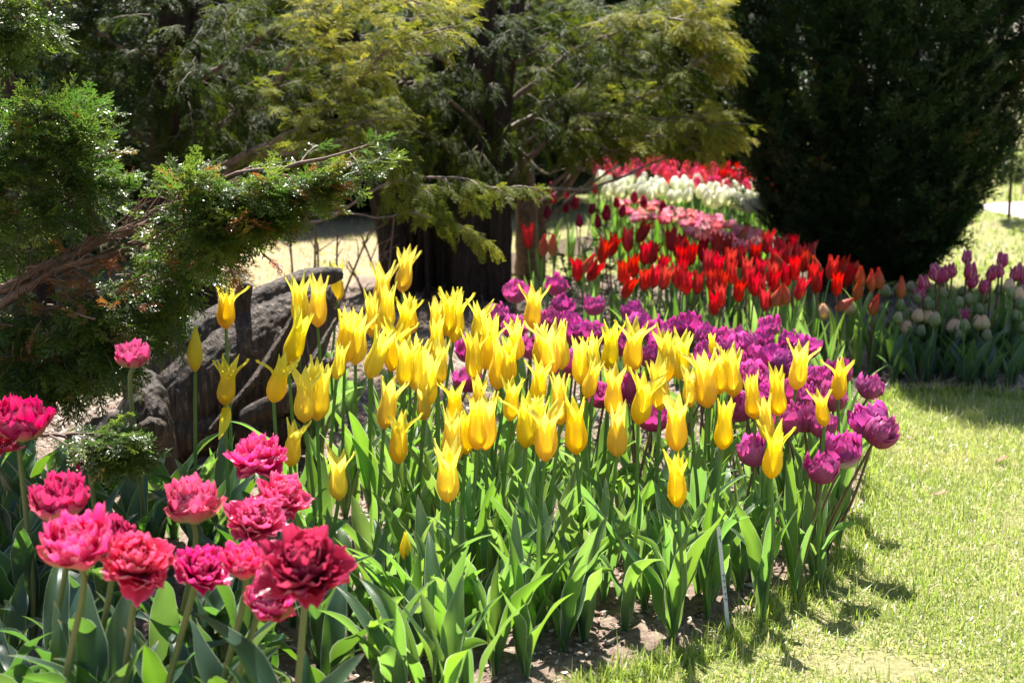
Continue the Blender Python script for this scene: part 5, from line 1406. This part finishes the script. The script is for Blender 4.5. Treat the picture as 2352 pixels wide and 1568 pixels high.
def build_body(g):
    # slanted crest: a blade of old wood rising to the upper right, thin along its top edge
    ell_sheet(g, [L(300, 960, 4.25), L(390, 850, 4.27), L(480, 770, 4.32), L(580, 705, 4.40), L(680, 655, 4.48), L(740, 636, 4.53), L(787, 628, 4.56)], [0.05, 0.075, 0.07, 0.05, 0.04, 0.034, 0.02], [0.05, 0.05, 0.045, 0.04, 0.035, 0.03, 0.015])
    ell_sheet(g, [L(330, 1040, 4.22), L(430, 930, 4.24), L(540, 850, 4.30), L(640, 770, 4.38), L(720, 700, 4.46), L(760, 670, 4.50)], [0.09, 0.13, 0.14, 0.12, 0.07, 0.03], [0.07, 0.085, 0.08, 0.06, 0.04, 0.02])
    ell_sheet(g, [L(540, 930, 4.30), L(620, 870, 4.35), L(690, 800, 4.42), L(740, 745, 4.48), L(788, 716, 4.5)], [0.10, 0.10, 0.08, 0.045, 0.010], [0.07, 0.07, 0.06, 0.04, 0.012])
    ell_sheet(g, [L(480, 800, 4.4), L(440, 742, 4.42), L(415, 716, 4.42), L(350, 700, 4.4)], [0.09, 0.045, 0.03, 0.012], [0.05, 0.04, 0.03, 0.012])
    ell_sheet(g, [L(380, 1010, 4.2), L(500, 985, 4.22), L(640, 990, 4.26), L(755, 975, 4.3)], [0.10, 0.055, 0.04, 0.015], [0.08, 0.07, 0.05, 0.02])
    ell_sheet(g, [L(520, 930, 4.42), L(525, 1080, 4.42), L(530, 1150, 4.42)], [0.14, 0.15, 0.16], [0.09, 0.10, 0.10])
    ell_sheet(g, [L(650, 900, 4.47), L(660, 1050, 4.47), L(665, 1110, 4.47)], [0.10, 0.08, 0.09], [0.06, 0.08, 0.08])
    for (a, b, c, d, w_) in ((480, 990, 690, 700, .010), (620, 930, 770, 735, .009)):
        ell_sheet(g, [L(a, b, 4.14), L((a + c) / 2 + 10, (b + d) / 2 + 12, 4.22), L(c, d, 4.36)], [w_, w_ * 1.3, w_ * 0.6], [0.03, 0.035, 0.02], 14, 10)
def build_col(g):
    ell_sheet(g, [L(300, 850, 4.05), L(330, 900, 4.0), L(345, 960, 3.95), L(360, 1080, 3.92), L(345, 1220, 3.92)], [0.035, 0.06, 0.055, 0.055, 0.075], [0.04, 0.05, 0.06, 0.06, 0.08])
    ell_sheet(g, [L(355, 1010, 3.88), L(350, 985, 3.75), L(345, 965, 3.75)], [0.03, 0.035, 0.015], [0.03, 0.03, 0.015])
    ell_sheet(g, [L(240, 960, 4.1), L(270, 1080, 4.05), L(250, 1200, 4.05)], [0.06, 0.11, 0.14], [0.06, 0.08, 0.1])
def build_branch(g):
    ell_sheet(g, [L(560, 960, 4.15), L(640, 925, 4.12), L(700, 895, 4.1), L(745, 850, 4.08), L(784, 822, 4.05)], [0.03, 0.036, 0.038, 0.030, 0.016], [0.03, 0.03, 0.03, 0.025, 0.015])
def build_splinter(g):
    ell_sheet(g, [L(548, 735, 4.36), L(556, 690, 4.35), L(562, 665, 4.34), L(568, 650, 4.34)], [0.030, 0.026, 0.024, 0.017], [0.02, 0.02, 0.015, 0.012])
for nm, fn, fib, sd in (('stump_body', build_body, (0.55, 0, 0.8), 1), ('root_column', build_col, (0.1, 0, 1), 2), ('broken_branch', build_branch, (0.9, 0, 0.4), 3), ('splinter', build_splinter, (0.4, 0, 1), 4)):
    link(nm, wood_mesh(nm, fn, 0.0055, sd * 7.3, 0.0035 if sd != 2 else 0.008, fib), stump, M['wood'])

# ------------------------------------------------------------------ plant labels
mw = simple_mat('white_plastic', [(0.4, (0.62, 0.62, 0.66)), (0.6, (0.70, 0.70, 0.74))], 12, 0.35, 0.5)
mi = simple_mat('pencil', [(0.4, (0.10, 0.10, 0.16)), (0.6, (0.14, 0.14, 0.2))], 30, 0.6, 0.3)
def marker(pb, pt, h, label, w=0.0082, marks=True):
    G = PH(*pb, 0.0); Tp = P(pt[0], pt[1], G.y + 0.02)
    root = empty('plant_label', G, label, 'plant label', 'white plant labels')
    ax = (Tp - G); ln = ax.length
    V = []
    for z, ww in ((-0.02, w * 0.25), (0.025, w * 0.5), (ln - 0.003, w * 0.5), (ln, w * 0.42)):
        V += [(-ww, -0.0007, z), (ww, -0.0007, z), (ww, 0.0007, z), (-ww, 0.0007, z)]
    Fc = [(0, 1, 2, 3)] + [(4 * i + j, 4 * i + (j + 1) % 4, 4 * i + 4 + (j + 1) % 4, 4 * i + 4 + j) for i in range(3) for j in range(4)] + [(15, 14, 13, 12)]
    me = bpy.data.meshes.new('blade'); me.from_pydata(V, [], Fc); me.update()
    q = ax.to_track_quat('Z', 'Y')
    blade = link('blade', me, root, mw)
    # keep the broad face towards -Y
    zx = ax.normalized(); yx = Vector((0, 1, 0)); xx = yx.cross(zx).normalized(); yx = zx.cross(xx)
    Mx = Matrix((xx, yx, zx)).transposed().to_4x4()
    blade.matrix_basis = Mx
    if marks:     # faint pencilled strokes down the tag
        V, Fc = [], []
        def stroke(x0, z0, x1, z1, w_=0.0007):
            i = len(V); d = Vector((x1 - x0, 0, z1 - z0)).normalized(); s_ = Vector((-d.z, 0, d.x)) * w_
            for (x, z, k_) in ((x0, z0, -1), (x0, z0, 1), (x1, z1, 1), (x1, z1, -1)):
                V.append((x + s_.x * k_, -0.0012, z + s_.z * k_))
            Fc.append((i, i + 1, i + 2, i + 3))
        stroke(0.002, ln - 0.020, 0.0015, ln - 0.034); stroke(0.002, ln - 0.020, -0.0015, ln - 0.026)
        for z in (0.55, 0.50, 0.44, 0.38, 0.33):
            zz = ln * z
            stroke(-0.002, zz, 0.0022, zz + 0.003); stroke(0.0022, zz + 0.003, 0.001, zz - 0.005)
        me = bpy.data.meshes.new('handwriting'); me.from_pydata(V, [], Fc); me.update()
        hw = link('handwriting', me, blade, mi)
    return root
marker((1674, 1458), (1650, 1208), 0, 'tall white plastic plant label with pencil marks, front edge of the yellow bed')
marker((2274, 890), (2264, 838), 0, 'small white plastic plant label in the shaded leaves of the right bed', 0.009, False)
# dry brown leaves lying on the lawn
ml = simple_mat('dry_leaf', [(0.3, (0.20, 0.08, 0.04)), (0.7, (0.34, 0.17, 0.10))], 30, 0.6, 0.3)
for (u, v, s_, lb) in ((2300, 1070, 0.022, 'curled brown leaf lying on the lawn near the right picture edge'), (2160, 1150, 0.02, 'reddish dry leaf pressed into the lawn, nearer the bed'), (2090, 1020, 0.012, 'small dark dry leaf on the lawn beside the outermost purple tulips')):
    t = np.linspace(-1, 1, 7); G = np.stack(np.meshgrid(t, np.linspace(-1, 1, 5), indexing='ij'), -1)
    wv = np.sqrt(np.maximum(0, 1 - t ** 2))[:, None] * 0.4
    X = G[..., 0] * s_ * 1.3; Y = G[..., 1] * wv * s_; Z = 0.022 + 0.35 * s_ * (G[..., 1] ** 2) * wv + 0.2 * s_ * np.sin(3 * G[..., 0])
    gg = Geo(); gg.grid(np.stack([X, Y, Z], -1))
    o = link('dry_leaf', gg.mesh('dry_leaf'), None, ml); o.location = PH(u, v, 0.0); o.rotation_euler = (0, 0, rs.uniform(0, 1))
    tag(o, lb, 'leaf')
